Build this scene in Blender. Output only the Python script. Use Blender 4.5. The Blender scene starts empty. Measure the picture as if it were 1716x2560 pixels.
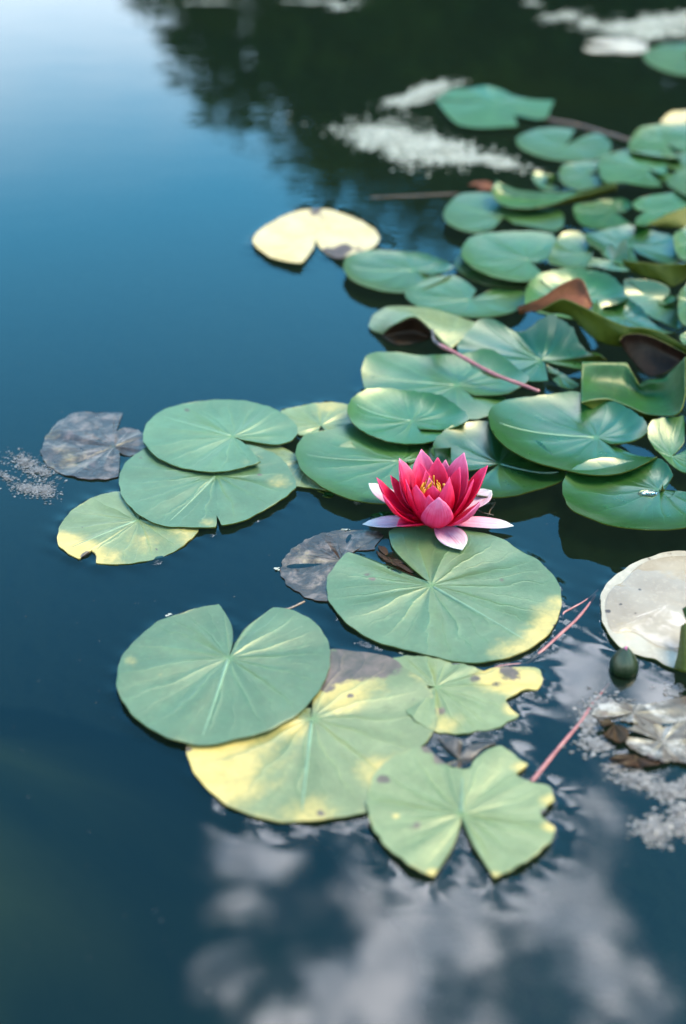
import bpy, bmesh, math, random
import numpy as np
from mathutils import Vector
R = math.radians
random.seed(7); rng = np.random.default_rng(7)
SC = bpy.context.scene
COL = SC.collection

# ------------------------------------------------------------------ camera
CAM_H, PITCH, FPX = 0.65, R(33.0), 1280 / math.tan(R(19.8))
cam = bpy.data.cameras.new('camera'); camo = bpy.data.objects.new('camera', cam); COL.objects.link(camo)
camo.location = (0, 0, CAM_H); camo.rotation_euler = (R(90) - PITCH, 0, 0)
cam.sensor_fit = 'VERTICAL'; cam.sensor_height = 36; cam.lens = 50
cam.clip_start = 0.02; cam.clip_end = 3000
cam.dof.use_dof = True; cam.dof.focus_distance = 1.145; cam.dof.aperture_fstop = 3.2
SC.camera = camo

# ------------------------------------------------------------------ node helpers
class NT:
    def __init__(s, tree): s.t = tree; s.n = tree.nodes; s.l = tree.links
    def new(s, typ, **kw):
        nd = s.n.new(typ)
        for k, v in kw.items():
            if k[0] == '_': setattr(nd, k[1:], v)
        for k, v in kw.items():
            if k[0] != '_': s.set(nd, k, v)
        return nd
    def set(s, nd, k, v):
        sock = nd.inputs[int(k[1:])] if (k[0] == 'i' and k[1:].isdigit()) else nd.inputs[k.replace('_', ' ')]
        if hasattr(v, 'is_linked') or isinstance(v, bpy.types.NodeSocket): s.l.new(v, sock)
        else: sock.default_value = v
    def m(s, op, a, b=0.0, c=None, clamp=False):
        nd = s.n.new('ShaderNodeMath'); nd.operation = op; nd.use_clamp = clamp
        s.set(nd, 'i0', a); s.set(nd, 'i1', b)
        if c is not None: s.set(nd, 'i2', c)
        return nd.outputs[0]
    def vm(s, op, a, b=None, out=0):
        nd = s.n.new('ShaderNodeVectorMath'); nd.operation = op
        s.set(nd, 'i0', a)
        if b is not None: s.set(nd, 'i1', b)
        return nd.outputs[out]
    def mr(s, v, a, b, c=0.0, d=1.0, smooth=True):
        nd = s.n.new('ShaderNodeMapRange'); nd.interpolation_type = 'SMOOTHSTEP' if smooth else 'LINEAR'
        s.set(nd, 'i0', v)
        for i, x in enumerate((a, b, c, d)): s.set(nd, 'i%d' % (i + 1), x)
        return nd.outputs[0]
    def mix(s, f, a, b, blend='MIX'):
        nd = s.n.new('ShaderNodeMix'); nd.data_type = 'RGBA'; nd.blend_type = blend
        s.set(nd, 'i0', f); 
        for i, x in ((6, a), (7, b)):
            if isinstance(x, (tuple, list)): x = tuple(x) + ((1.0,) if len(x) == 3 else ())
            s.set(nd, 'i%d' % i, x)
        return nd.outputs[2]
    def noise(s, vec, scale, detail=3.0, rough=0.5, dist=0.0):
        nd = s.new('ShaderNodeTexNoise', Vector=vec, Scale=scale, Detail=detail, Roughness=rough, Distortion=dist)
        return nd.outputs[0]
    def attr(s, name): return s.new('ShaderNodeAttribute', _attribute_name=name).outputs['Fac']

def c3(*v): return tuple(v) + (1.0,)

# ------------------------------------------------------------------ sky and sun
SUN_EL, SUN_AZ = R(58), R(78)          # azimuth measured from +Y towards +X
SKY_STR = 0.15
wd = bpy.data.worlds.new('World'); SC.world = wd; wd.use_nodes = True
w = NT(wd.node_tree); w.n.clear()
out = w.new('ShaderNodeOutputWorld'); bg = w.new('ShaderNodeBackground', Strength=SKY_STR)
sky = w.new('ShaderNodeTexSky', _sky_type='NISHITA', _sun_disc=False, _sun_elevation=SUN_EL, _sun_rotation=SUN_AZ,
            _air_density=1.2, _dust_density=1.0, _ozone_density=2.5)
dirv = w.new('ShaderNodeTexCoord').outputs['Generated']
sep = w.new('ShaderNodeSeparateXYZ', Vector=dirv)
zc = w.m('ADD', w.m('MAXIMUM', sep.outputs[2], 0.0), 0.10)
q = w.new('ShaderNodeCombineXYZ', X=w.m('DIVIDE', sep.outputs[0], zc), Y=w.m('DIVIDE', sep.outputs[1], zc), Z=0.0).outputs[0]
def skyq(px, py):
    xc, yc = (px - 858) / FPX, (1280 - py) / FPX
    d = Vector((xc, math.cos(PITCH) + yc * math.sin(PITCH), math.sin(PITCH) - yc * math.cos(PITCH))).normalized()
    return (d.x / (d.z + .1), d.y / (d.z + .1))
# cloud banks: those mirrored in the pond in front, and others of the same kind round the rest of the sky
blobs = [skyq(680, 2250) + (.055,), skyq(1000, 2330) + (.11,), skyq(1290, 2420) + (.125,), skyq(1060, 2640) + (.16,), skyq(760, 2520) + (.08,),
         skyq(1380, 1690) + (.06,), skyq(1360, 2060) + (.055,), skyq(1640, 1830) + (.085,), skyq(600, 2110) + (.05,),
         (.12, .34, .27), (.55, -.45, .20), (-.8, -.6, .22), (.1, -1.2, .3), (-1.5, -1.1, .35), (1.5, -.8, .35),
         (1.35, .45, .25), (-2.4, -.2, .4), (.4, -2.2, .6), (-2.1, -2.4, .6), (2.6, -1.8, .6)]
wob = w.vm('SCALE', w.vm('SUBTRACT', w.new('ShaderNodeTexNoise', Vector=q, Scale=7.0, Detail=3.0).outputs['Color'], (.5, .5, .5)))
wob.node.inputs['Scale'].default_value = .19
qw = w.vm('ADD', q, wob)
acc = None
for bx_, by_, br in blobs:
    d = w.vm('DISTANCE', qw, (bx_, by_, 0.0), out=1)
    v = w.mr(d, br * 1.35, br * .25)
    acc = v if acc is None else w.m('MAXIMUM', acc, v)
nz = w.noise(q, 11.0, 5.0, .55)
cl = w.m('MULTIPLY', acc, w.mr(nz, .36, .63, .22, 1.0))
cl = w.mr(cl, .10, .90)
bank = w.mr(w.m('ADD', sep.outputs[2], w.m('MULTIPLY', w.noise(dirv, 5.0, 4.0), .08)), .40, .24)   # hazy cloud low round the horizon
skyc = w.mix(1.0, sky.outputs[0], c3(.19, .88, 1.16), 'MULTIPLY')
skyc = w.mix(w.mr(sep.outputs[2], .68, .20, 0.0, .80), skyc, c3(.95, 3.9, 6.2))
skyc = w.mix(w.m('MULTIPLY', bank, .9), skyc, c3(5.4, 6.3, 7.2))
skyc = w.mix(cl, skyc, w.mix(w.mr(w.noise(q, 20.0, 4.0, .6), .35, .68), (13, 15.5, 20), (31, 32, 35.5)))
w.set(bg, 'Color', skyc); w.l.new(bg.outputs[0], out.inputs[0])

sun = bpy.data.lights.new('sun', 'SUN'); suno = bpy.data.objects.new('sun', sun); COL.objects.link(suno)
sun.energy = 2.4; sun.angle = R(30); sun.color = (1.0, .80, .50)
sd = Vector((math.sin(SUN_AZ) * math.cos(SUN_EL), math.cos(SUN_AZ) * math.cos(SUN_EL), math.sin(SUN_EL)))
suno.rotation_euler = (-sd).to_track_quat('-Z', 'Y').to_euler(); suno.location = sd * 30

SC.view_settings.view_transform = 'Standard'; SC.view_settings.look = 'None'
SC.view_settings.exposure = 2.25; SC.view_settings.gamma = 1.0
SC.render.engine = 'CYCLES'
SC.cycles.max_bounces = 8; SC.cycles.diffuse_bounces = 3; SC.cycles.glossy_bounces = 4; SC.cycles.transparent_max_bounces = 12
SC.cycles.caustics_reflective = False; SC.cycles.caustics_refractive = False
SC.cycles.sample_clamp_indirect = 12.0
SC.cycles.use_denoising = True

# ------------------------------------------------------------------ places: photograph pixel -> point at a height on the pond
REG = dict(A=(860, 0, .5459), B=(860, 560, .5459), C=(860, 900, .5459), D=(0, 940, .5485), E=(240, 1440, .5485), F=(860, 1320, .5459),
           G=(880, 1080, .2806), H=(560, 480, .3827), I=(1066, 270, .4145), J=(1066, 540, .4145), K=(1066, 760, .4145), L=(666, 960, .4145),
           M=(1316, 1320, .3419), N=(660, 1300, .2551), O=(400, 1980, .8393), P=(0, 0, .7015), Z=(0, 0, 1.0944))
CP, SP = math.cos(PITCH), math.sin(PITCH)
def ray(px, py):
    xc, yc = (px - 858) / FPX, (1280 - py) / FPX
    return np.array((xc, CP + yc * SP, -SP + yc * CP))
def at(px, py, z):
    d = ray(px, py); return np.array((0, 0, CAM_H)) + d * ((z - CAM_H) / d[2])
def at_y(px, py, y):
    d = ray(px, py); return np.array((0, 0, CAM_H)) + d * (y / d[1])
def proj(p):
    v = p - np.array((0, 0, CAM_H)); f = v[..., 1] * CP - v[..., 2] * SP; u = v[..., 1] * SP + v[..., 2] * CP
    return 858 + FPX * v[..., 0] / f, 1280 - FPX * u / f
def src(k, x, y): r = REG[k]; return r[0] + x * r[2], r[1] + y * r[2]
def parse(s, zdef=None):
    """'E 12,30 40,50,6 70,80!' -> list of (srcx, srcy, z in m or None, corner)"""
    tk = s.split(); k = None; o = []
    for t in tk:
        if t in REG: k = t; continue
        cor = t.endswith('!'); v = [float(a) for a in t.rstrip('!').split(',')]
        x, y = src(k, v[0], v[1]); o.append((x, y, v[2] / 1000 if len(v) > 2 else zdef, cor))
    return o
def spline(P, n, corners=None):
    """centripetal-ish Catmull-Rom through P (k,d), resampled to n points by arc length; sharp at the corner indices"""
    P = np.asarray(P, float); k = len(P); corners = sorted(set([0, k - 1] + [i for i in (corners or [])]))
    pts = []
    for a, b in zip(corners[:-1], corners[1:]):
        seg = P[a:b + 1]
        if len(seg) == 2: pts.append(np.linspace(seg[0], seg[1], 12, endpoint=False)); continue
        ext = np.vstack([2 * seg[0] - seg[1], seg, 2 * seg[-1] - seg[-2]])
        for i in range(1, len(ext) - 2):
            p0, p1, p2, p3 = ext[i - 1:i + 3]; t = np.linspace(0, 1, 12, endpoint=False)[:, None]
            pts.append(.5 * (2 * p1 + (p2 - p0) * t + (2 * p0 - 5 * p1 + 4 * p2 - p3) * t ** 2 + (3 * p1 - p0 - 3 * p2 + p3) * t ** 3))
    pts.append(P[-1:]); Q = np.vstack(pts)
    s = np.r_[0, np.cumsum(np.linalg.norm(np.diff(Q, axis=0), axis=1))]
    u = np.linspace(0, s[-1], n)
    return np.stack([np.interp(u, s, Q[:, j]) for j in range(Q.shape[1])], 1)

# ------------------------------------------------------------------ mesh helpers
def obj(name, V, F, mats, parent=None, smooth=True, attrs=None):
    me = bpy.data.meshes.new(name); V = np.asarray(V, float)
    org = np.zeros(3)
    if parent is None and len(V):
        org = np.array(((V[:, 0].min() + V[:, 0].max()) / 2, (V[:, 1].min() + V[:, 1].max()) / 2, V[:, 2].min()))
    elif parent is not None: org = np.array(parent.location)
    me.from_pydata([tuple(v) for v in (V - org)], [], [tuple(f) for f in F]); me.update()
    if smooth: me.polygons.foreach_set('use_smooth', [True] * len(me.polygons))
    for m_ in (mats if isinstance(mats, (list, tuple)) else [mats]): me.materials.append(m_)
    for k, v in (attrs or {}).items():
        a = me.attributes.new(k, 'FLOAT', 'POINT'); a.data.foreach_set('value', np.asarray(v, np.float32))
    o = bpy.data.objects.new(name, me); COL.objects.link(o)
    if parent is None: o.location = org
    else: o.parent = parent
    return o
def tag(o, label=None, cat=None, group=None, kind=None):
    for k, v in (('label', label), ('category', cat), ('group', group), ('kind', kind)):
        if v: o[k] = v
    return o
def grid_faces(n, m, flip=False, wrap=False):
    F = []
    for i in range(n - 1):
        for j in range(m if wrap else m - 1):
            a, b = i * m + j, i * m + (j + 1) % m; c, d = b + m, a + m
            F.append((a, d, c, b) if flip else (a, b, c, d))
    return F
def tube(path, rad, ns=8):
    """closed tube along path (k,3) with radius per point"""
    path = np.asarray(path, float); k = len(path); rad = np.broadcast_to(np.asarray(rad, float), (k,))
    T = np.gradient(path, axis=0); T /= np.linalg.norm(T, axis=1)[:, None] + 1e-9
    ref = np.array((0, 0, 1.0)) if abs(T[:, 2]).mean() < .8 else np.array((1.0, 0, 0))
    V = []
    for i in range(k):
        a = np.cross(T[i], ref); a /= np.linalg.norm(a) + 1e-9; b = np.cross(T[i], a)
        for j in range(ns):
            th = 2 * math.pi * j / ns; V.append(path[i] + rad[i] * (math.cos(th) * a + math.sin(th) * b))
    F = grid_faces(k, ns, wrap=True); F += [tuple(range(ns))[::-1], tuple(range((k - 1) * ns, k * ns))]
    return np.array(V), F, np.repeat(np.linspace(0, 1, k), ns)

# ------------------------------------------------------------------ materials
def new_mat(name):
    m = bpy.data.materials.new(name); m.use_nodes = True; t = NT(m.node_tree); t.n.clear()
    o = t.new('ShaderNodeOutputMaterial'); return m, t, o
def leaf_mat(name, base, light, rough=.42, spec=.5, transl=.10, veins=1.0, nv=15.0, coat=0.0, bump=.32, specks=.6, under=False, mott=.35):
    m, t, o = new_mat(name)
    P = t.new('ShaderNodeNewGeometry').outputs['Position']
    vu, vr = t.attr('vu'), t.attr('vr'); yel, brn = t.attr('yel'), t.attr('brn')
    n1 = t.noise(P, 22.0, 4.0, .55); n2 = t.noise(P, 260.0, 3.0, .6); n3 = t.noise(P, 70.0, 4.0, .6, .4)
    oi = t.new('ShaderNodeObjectInfo').outputs['Random']
    ang = t.m('ADD', t.m('MULTIPLY', vu, nv / 2), t.m('MULTIPLY', t.m('SUBTRACT', n1, .5), 4.5))
    ve = t.m('POWER', t.m('SUBTRACT', 1.0, t.m('ABSOLUTE', t.m('SINE', ang))), 1.7)
    an2 = t.m('ADD', t.m('MULTIPLY', vu, nv / 2), t.m('MULTIPLY', t.m('SUBTRACT', n1, .5), 3.2))
    line = lambda k, pw: t.m('POWER', t.m('SUBTRACT', 1.0, t.m('ABSOLUTE', t.m('SINE', t.m('MULTIPLY', an2, k)))), pw)
    vt = t.m('ADD', t.m('MULTIPLY', line(1.0, 9.0), t.mr(vr, .98, .55)), t.m('MULTIPLY', line(2.0, 10.0), t.m('MULTIPLY', t.mr(vr, .28, .5), t.mr(vr, 1.0, .75, 0.0, .7))), clamp=True)
    fade = t.m('MULTIPLY', t.mr(vr, .02, .16), t.mr(vr, .85, .25))
    ve = t.m('MULTIPLY', ve, fade)
    col = t.mix(t.mr(n1, .3, .7), base, light)
    col = t.mix(t.m('MULTIPLY', t.mr(n3, .35, .7), mott), col, tuple(x * .62 for x in base))
    hs = t.new('ShaderNodeHueSaturation', Hue=t.m('ADD', .485, t.m('MULTIPLY', oi, .03)), Saturation=1.0,
               Value=t.m('ADD', .86, t.m('MULTIPLY', oi, .28)), Color=col)
    col = hs.outputs[0]
    col = t.mix(t.m('MULTIPLY', ve, .20 * veins), col, tuple(min(1, x * 1.6 + .012) for x in light))
    col = t.mix(t.m('MULTIPLY', vt, .17 * veins), col, tuple(min(1, x * 1.5 + .01) for x in light))
    if mott > .8: col = t.mix(t.m('MULTIPLY', t.mr(n2, .52, .66), .7), t.mix(t.mr(n3, .46, .68), base, light), tuple(x * .35 for x in base))
    else: col = t.mix(t.m('MULTIPLY', t.mr(n2, .5, .72), .28), col, tuple(min(1, x * 1.45) for x in light))
    ctr = t.mr(vr, .10, .0)
    col = t.mix(t.m('MULTIPLY', ctr, .5 * veins), col, (.05, .11, .028))
    # yellowing and rot
    ye = t.mr(t.m('ADD', yel, t.m('ADD', t.m('MULTIPLY', t.m('SUBTRACT', n3, .5), .9), t.m('MULTIPLY', t.m('SUBTRACT', n2, .5), .45))), .10, 1.1)
    ye = t.m('MULTIPLY', t.m('MULTIPLY', ye, t.m('SUBTRACT', 1.0, t.m('ADD', t.m('MULTIPLY', ve, .35), t.m('MULTIPLY', vt, .5)))), t.mr(yel, .02, .15))
    col = t.mix(ye, col, t.mix(n3, (.29, .190, .026), (.32, .235, .075)))
    br = t.mr(t.m('ADD', brn, t.m('ADD', t.m('MULTIPLY', t.m('SUBTRACT', n2, .5), .8), t.m('MULTIPLY', t.m('SUBTRACT', n3, .5), .9))), .34, .68)
    br = t.m('MULTIPLY', br, t.mr(brn, .02, .12))
    col = t.mix(br, col, t.mix(t.mr(n3, .3, .75), (.010, .005, .004), (.062, .036, .034)))
    vo = t.new('ShaderNodeTexVoronoi', Vector=P, Scale=95.0, Randomness=1.0)
    sp = t.m('MULTIPLY', t.mr(vo.outputs['Distance'], .075, .035), t.mr(t.new('ShaderNodeSeparateColor', Color=vo.outputs['Color']).outputs[0], .66, .72))
    sp = t.m('MULTIPLY', sp, t.m('ADD', specks, t.m('MULTIPLY', ye, .5)), clamp=True)
    col = t.mix(sp, col, (.05, .025, .012))
    v2 = t.new('ShaderNodeTexVoronoi', Vector=P, Scale=140.0, Randomness=1.0)
    s2 = t.m('MULTIPLY', t.mr(v2.outputs['Distance'], .07, .03), t.mr(t.new('ShaderNodeSeparateColor', Color=v2.outputs['Color']).outputs[1], .84, .88))
    col = t.mix(t.m('MULTIPLY', s2, specks * .8), col, (.24, .21, .15))
    h = t.m('ADD', t.m('ADD', t.m('MULTIPLY', ve, .9 * veins), t.m('MULTIPLY', vt, .45 * veins)), t.m('ADD', t.m('MULTIPLY', n2, .25), t.m('MULTIPLY', n3, .8)))
    bp = t.new('ShaderNodeBump', Strength=bump, Distance=.0016, Height=h).outputs[0]
    rg = t.m('ADD', rough, t.m('ADD', t.m('MULTIPLY', t.m('SUBTRACT', n3, .5), .16), t.m('MULTIPLY', br, .1)))
    b = t.new('ShaderNodeBsdfPrincipled', Base_Color=col, Roughness=rg, Normal=bp)
    b.inputs['Specular IOR Level'].default_value = spec; b.inputs['Specular Tint'].default_value = (1, .97, .72, 1)
    if coat: b.inputs['Coat Weight'].default_value = coat; b.inputs['Coat Roughness'].default_value = max(.3, rough - .04); t.set(b, 'Coat Normal', bp)
    tr = t.new('ShaderNodeBsdfTranslucent', Color=t.mix(.5, col, (.08, .16, .012)), Normal=bp)
    mx = t.new('ShaderNodeMixShader', Fac=transl, i1=b.outputs[0], i2=tr.outputs[0])
    t.l.new(mx.outputs[0], o.inputs[0]); return m

M = {}
M['matte'] = leaf_mat('pad_waxy_green', (.027, .060, .020), (.041, .080, .031), rough=.44, spec=.75)
M['pale'] = leaf_mat('pad_pale_green', (.060, .082, .026), (.086, .108, .040), rough=.44, spec=.7)
M['gloss'] = leaf_mat('pad_glossy_green', (.005, .029, .003), (.009, .041, .006), rough=.30, spec=.75, bump=.10, coat=.1, specks=.15, transl=.12)
M['far'] = leaf_mat('pad_satin_green', (.011, .042, .005), (.019, .058, .010), rough=.36, spec=.7, bump=.18, coat=.05, specks=.1)
M['bright'] = leaf_mat('leaf_bright_green', (.004, .026, .002), (.008, .038, .004), rough=.45, spec=.35, veins=.4, specks=.1, transl=.12)
M['under'] = leaf_mat('leaf_underside_olive', (.036, .045, .003), (.055, .060, .005), rough=.55, spec=.2, veins=.35, specks=.1, transl=.25)
M['red'] = leaf_mat('leaf_underside_red', (.065, .018, .005), (.12, .034, .016), rough=.6, spec=.15, veins=.2, specks=.1, transl=.2)
M['yellow'] = leaf_mat('pad_yellowed', (.32, .25, .095), (.36, .295, .15), rough=.48, spec=.45, veins=.35, mott=.15)
M['cream'] = leaf_mat('pad_bleached_cream', (.17, .140, .105), (.235, .205, .160), rough=.40, spec=.5, veins=.1, mott=.12, specks=.9)
M['decay'] = leaf_mat('pad_rotting_purple', (.020, .010, .006), (.085, .058, .046), rough=.30, spec=.5, veins=.15, mott=.9, specks=.8, bump=.8)
M['rag'] = leaf_mat('leaf_rag_grey', (.05, .034, .024), (.19, .168, .145), rough=.38, spec=.5, veins=.0, mott=.9, specks=.8, bump=.5)
M['brown'] = leaf_mat('leaf_rot_and_shade_brown', (.014, .006, .003), (.032, .015, .006), rough=.5, spec=.15, veins=.3, mott=.6)

# ------------------------------------------------------------------ pads
PADS = []          # outlines for the water's meniscus: (k,3) arrays
def stains(st, px, py):
    y = np.zeros(len(px)); b = np.zeros(len(px))
    for s in (st or []):
        k, x, yy, r, kind, amt = s; X, Y = src(k, x, yy); r *= REG[k][2]
        d = np.hypot(px - X, (py - Y) * 1.6) / r; v = amt * np.clip(1.35 - d, 0, 1)
        if kind == 'y': y = 1 - (1 - np.clip(y, 0, 1)) * (1 - np.clip(v, 0, 1) * .9)
        else: b = np.maximum(b, v)
    return y, b
def sheet(name, V, F, mats, parent, attrs, thick=.0011):
    o = obj(name, V, F, mats, parent, True, attrs)
    s = o.modifiers.new('thickness', 'SOLIDIFY'); s.thickness = thick; s.offset = -1
    s.material_offset = 1 if len(mats) > 1 else 0; s.material_offset_rim = 1 if len(mats) > 1 else 0
    return o
GP = 'water lily pads on the pond'
def pad(label, center, outline, z=2.0, rim=0.0, mat='matte', p=4.0, st=None, yel=0.0, brn=0.0, edge=0.0, under='under', wav=1.1, zc=None,
        midrib=None, n=170, nr=26, name='lily_pad', cat='lily pad', group=GP, sag=0.0, meniscus=True, parent=None, jit=.5):
    z /= 1000; rim /= 1000
    if mat in ('gloss', 'far'): wav *= .5
    C = parse(center)[0]; zc = z if zc is None else zc / 1000; c = at(C[0], C[1], zc)
    pl = parse(outline, z + rim)
    P = np.array([at(a, b, zz) for a, b, zz, _ in pl])
    S = spline(P, n, [i for i, q_ in enumerate(pl) if q_[3]])
    d = S[:, :2] - c[:2]; area = np.sum(d[:-1, 0] * d[1:, 1] - d[1:, 0] * d[:-1, 1])
    if area < 0: S = S[::-1]; d = S[:, :2] - c[:2]
    ang = np.unwrap(np.arctan2(d[:, 1], d[:, 0])); rad = np.linalg.norm(d, axis=1)
    ph = rng.uniform(0, 6.28, 6)
    S = S + (d / (rad[:, None] + 1e-6) @ np.array([[1, 0, 0], [0, 1, 0]])) * (jit / 1000 * (np.sin(ang * 17 + ph[0]) * .5 + np.sin(ang * 31 + ph[1]) * .5))[:, None]
    rr = (np.linspace(0, 1, nr + 1)[1:]) ** .85
    wavef = lambda an, r: wav / 1000 * (r * (1.2 - r)) * 2 * (np.sin(an * 3 + ph[2]) + .6 * np.sin(an * 7 + ph[3] + r * 2) + .35 * np.sin(an * 13 + ph[4]))
    V = [c]; vu = [ang.mean()]; vr = [0.0]
    d = S[:, :2] - c[:2]; rad = np.linalg.norm(d, axis=1); un = d / (rad[:, None] + 1e-9)
    mono = np.maximum.accumulate(ang); um = np.c_[np.cos(mono), np.sin(mono)]
    da = np.abs(ang[:, None] - ang[None, :]) < .30; Rs = np.where(da, rad[None, :], 0).max(1)
    Rs = np.convolve(np.pad(Rs, 4, mode='edge'), np.ones(9) / 9, 'valid'); Rs = np.maximum(Rs, rad)
    for r in rr:
        ro = np.minimum(r * Rs, rad * (.95 + .05 * r))
        xy = c[:2] + (um * (1 - r ** 4) + un * r ** 4) * ro[:, None]
        zz = zc + (S[:, 2] - zc) * (ro / (Rs + 1e-9)) ** p - sag / 1000 * math.sin(math.pi * r)
        zz = zz + wavef(ang, r)
        V += list(np.c_[xy, zz]); vu += list(ang); vr += [r] * n
    V = np.array(V); F = [(0, 1 + j, 2 + j) for j in range(n - 1)]
    for i in range(nr - 1):
        for j in range(n - 1):
            a = 1 + i * n + j; F.append((a, a + n, a + n + 1, a + 1))
    px, py = proj(V); y, b = stains(st, px, py); vr = np.array(vr)
    y = np.maximum(y, yel); b = np.maximum(b, brn)
    if edge: y = np.maximum(y, edge * .75 * np.clip((vr - .90) / .1, 0, 1) * (.55 + .45 * np.sin(np.array(vu) * 5 + 1) * np.sin(np.array(vu) * 11)))
    N0 = len(V); loop = [0] + [1 + i * n for i in range(nr - 1)] + [1 + (nr - 1) * n + j for j in range(n)] + [i * n for i in range(nr - 1, 0, -1)]
    th = np.array((0, 0, .0011)); Lp = V[loop]; K = len(loop)
    V2 = np.vstack([V, V - th, Lp, Lp - th]); F2 = F + [tuple(i + N0 for i in f[::-1]) for f in F]
    F2 += [(2 * N0 + i, 2 * N0 + K + i, 2 * N0 + K + (i + 1) % K, 2 * N0 + (i + 1) % K) for i in range(K)]
    ext = lambda a: np.r_[np.asarray(a), np.asarray(a), np.asarray(a)[loop], np.asarray(a)[loop]]
    o = obj(name, V2, F2, [M[mat], M[under]], parent, True, dict(vu=ext(vu), vr=ext(vr), yel=ext(y), brn=ext(b)))
    o.data.polygons.foreach_set('material_index', [0] * len(F) + [1] * (len(F2) - len(F)))
    if meniscus: PADS.append((np.vstack([S, c[None]]), c))
    if parent is None: tag(o, label, cat, group)
    elif label: o['label'] = label
    if midrib:                                  # raised rib from the stalk towards the tip
        q_ = parse(midrib); e = at(q_[-1][0], q_[-1][1], zc)
        ae = math.atan2(e[1] - c[1], e[0] - c[0]); ae += 2 * math.pi * round((ang.mean() - ae) / (2 * math.pi)); k = int(np.argmin(np.abs(ang - ae))); L = np.linspace(.03, .90, 14)
        path = np.c_[c[:2] + (S[k, :2] - c[:2]) * L[:, None], zc + (S[k, 2] - zc) * L ** p + wavef(ang[k], L) - .0007]
        v, f, _ = tube(path, np.linspace(.0016, .0008, 14), 8)
        k = len(v); obj('midrib', v, f, M['rib'], o, True, dict(vu=np.zeros(k), vr=np.full(k, .5), yel=np.zeros(k), brn=np.zeros(k)))
    return o
M['rib'] = leaf_mat('midrib_pale_green', (.075, .125, .07), (.095, .15, .09), rough=.5, veins=0, specks=0)
def loft(name, rows, mats, parent=None, n=44, m=18, flip=False, st=None, thick=.0011, yel=0., brn=0., nv=1.0):
    """leaf surface through rows of traced points 'K x,y,z ...'"""
    A = []
    for r in rows:
        pl = parse(r); A.append(spline(np.array([at(a, b, z) for a, b, z, _ in pl]), n, [i for i, q_ in enumerate(pl) if q_[3]]))
    A = np.array(A); G = np.stack([spline(A[:, j], m) for j in range(n)], 1)          # m,n,3
    V = G.reshape(-1, 3); vu = np.tile(np.linspace(0, 3, n), m); vr = np.repeat(np.linspace(.2, .9, m), n)
    px, py = proj(V); y, b = stains(st, px, py)
    return sheet(name, V, grid_faces(m, n, flip), [M[a] for a in mats], parent, dict(vu=vu, vr=vr, yel=np.maximum(y, yel), brn=np.maximum(b, brn)), thick)
def empty(name, k, x, y, label, cat, group=None):
    o = bpy.data.objects.new(name, None); COL.objects.link(o); o.location = at(*src(k, x, y), 0.0); o.empty_display_size = .02
    return tag(o, label, cat, group)
def stem(name, path, r0, r1, mat, label, cat='stem', group='lily stalks', parent=None):
    pl = parse(path); S = spline(np.array([at(a, b, z) for a, b, z, _ in pl]), 40)
    S = S + np.c_[np.sin(np.linspace(0, 9, 40)) * .0004, np.cos(np.linspace(0, 7, 40)) * .0004, np.zeros(40)]
    v, f, tt = tube(S, np.linspace(r0, r1, 40) * (1 + .08 * np.sin(np.linspace(0, 25, 40))), 10)
    o = obj(name, v, f, mat, parent, True, dict(vr=tt))
    return tag(o, label, cat, group) if parent is None else o

# --- foreground
pad('heart-shaped matte green pad lying over the yellowed pad, left foreground', 'E 607,372',
    'E 612,352 624,300 618,220 563,126! 470,140 380,170 270,215 185,290 130,350 100,430 98,510 130,580 200,660 300,722 400,757 500,768 600,752 700,730 800,700 900,645 970,580 1030,500 1060,430 1068,340 1045,270 1000,215 940,175 870,150 805,142! 690,230 632,310',
    z=5.4, rim=.6, p=3, mat='matte', midrib='E 480,765', st=[('E', 160, 390, 40, 'y', .5), ('E', 440, 700, 14, 'b', .8), ('E', 290, 450, 12, 'y', .8), ('E', 490, 560, 30, 'b', 0)], edge=.25)
pad('large yellowing pad under the heart-shaped pad, rotten at its upper edge', 'E 985,648',
    'E 980,600 700,640 412,772! 420,830 460,910 520,980 600,1040 700,1085 800,1110 900,1118 1010,1115 1100,1102 1180,1090 1250,1070 1340,980 1430,830 1520,735 1560,650 1545,560 1500,490 1450,445 1400,415! 1370,385 1280,355 1180,345 1100,335 1060,340 1000,420 1000,560',
    z=2.9, mat='pale', midrib='E 945,1110', edge=.9,
    st=[('E', 520, 800, 330, 'y', .95), ('E', 440, 900, 200, 'y', .9), ('E', 900, 700, 90, 'y', .9), ('E', 600, 960, 200, 'y', .6), ('E', 1330, 900, 150, 'y', .9), ('E', 1150, 500, 180, 'y', .8), ('E', 1100, 560, 120, 'y', .7), ('E', 980, 1090, 160, 'y', .7),
        ('E', 1180, 390, 150, 'b', 1.2), ('E', 1290, 385, 130, 'b', 1.2), ('E', 1080, 440, 90, 'b', 1.2), ('E', 1050, 510, 40, 'b', 1.), ('E', 1025, 1080, 26, 'b', 1.), ('E', 1160, 545, 20, 'b', 1.), ('E', 425, 790, 26, 'b', 1.), ('E', 1015, 700, 16, 'b', 1), ('E', 1310, 925, 34, 'b', 1), ('E', 1545, 770, 40, 'b', 1), ('E', 1450, 565, 14, 'b', .8), ('E', 1050, 830, 12, 'b', .8)])
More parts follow.
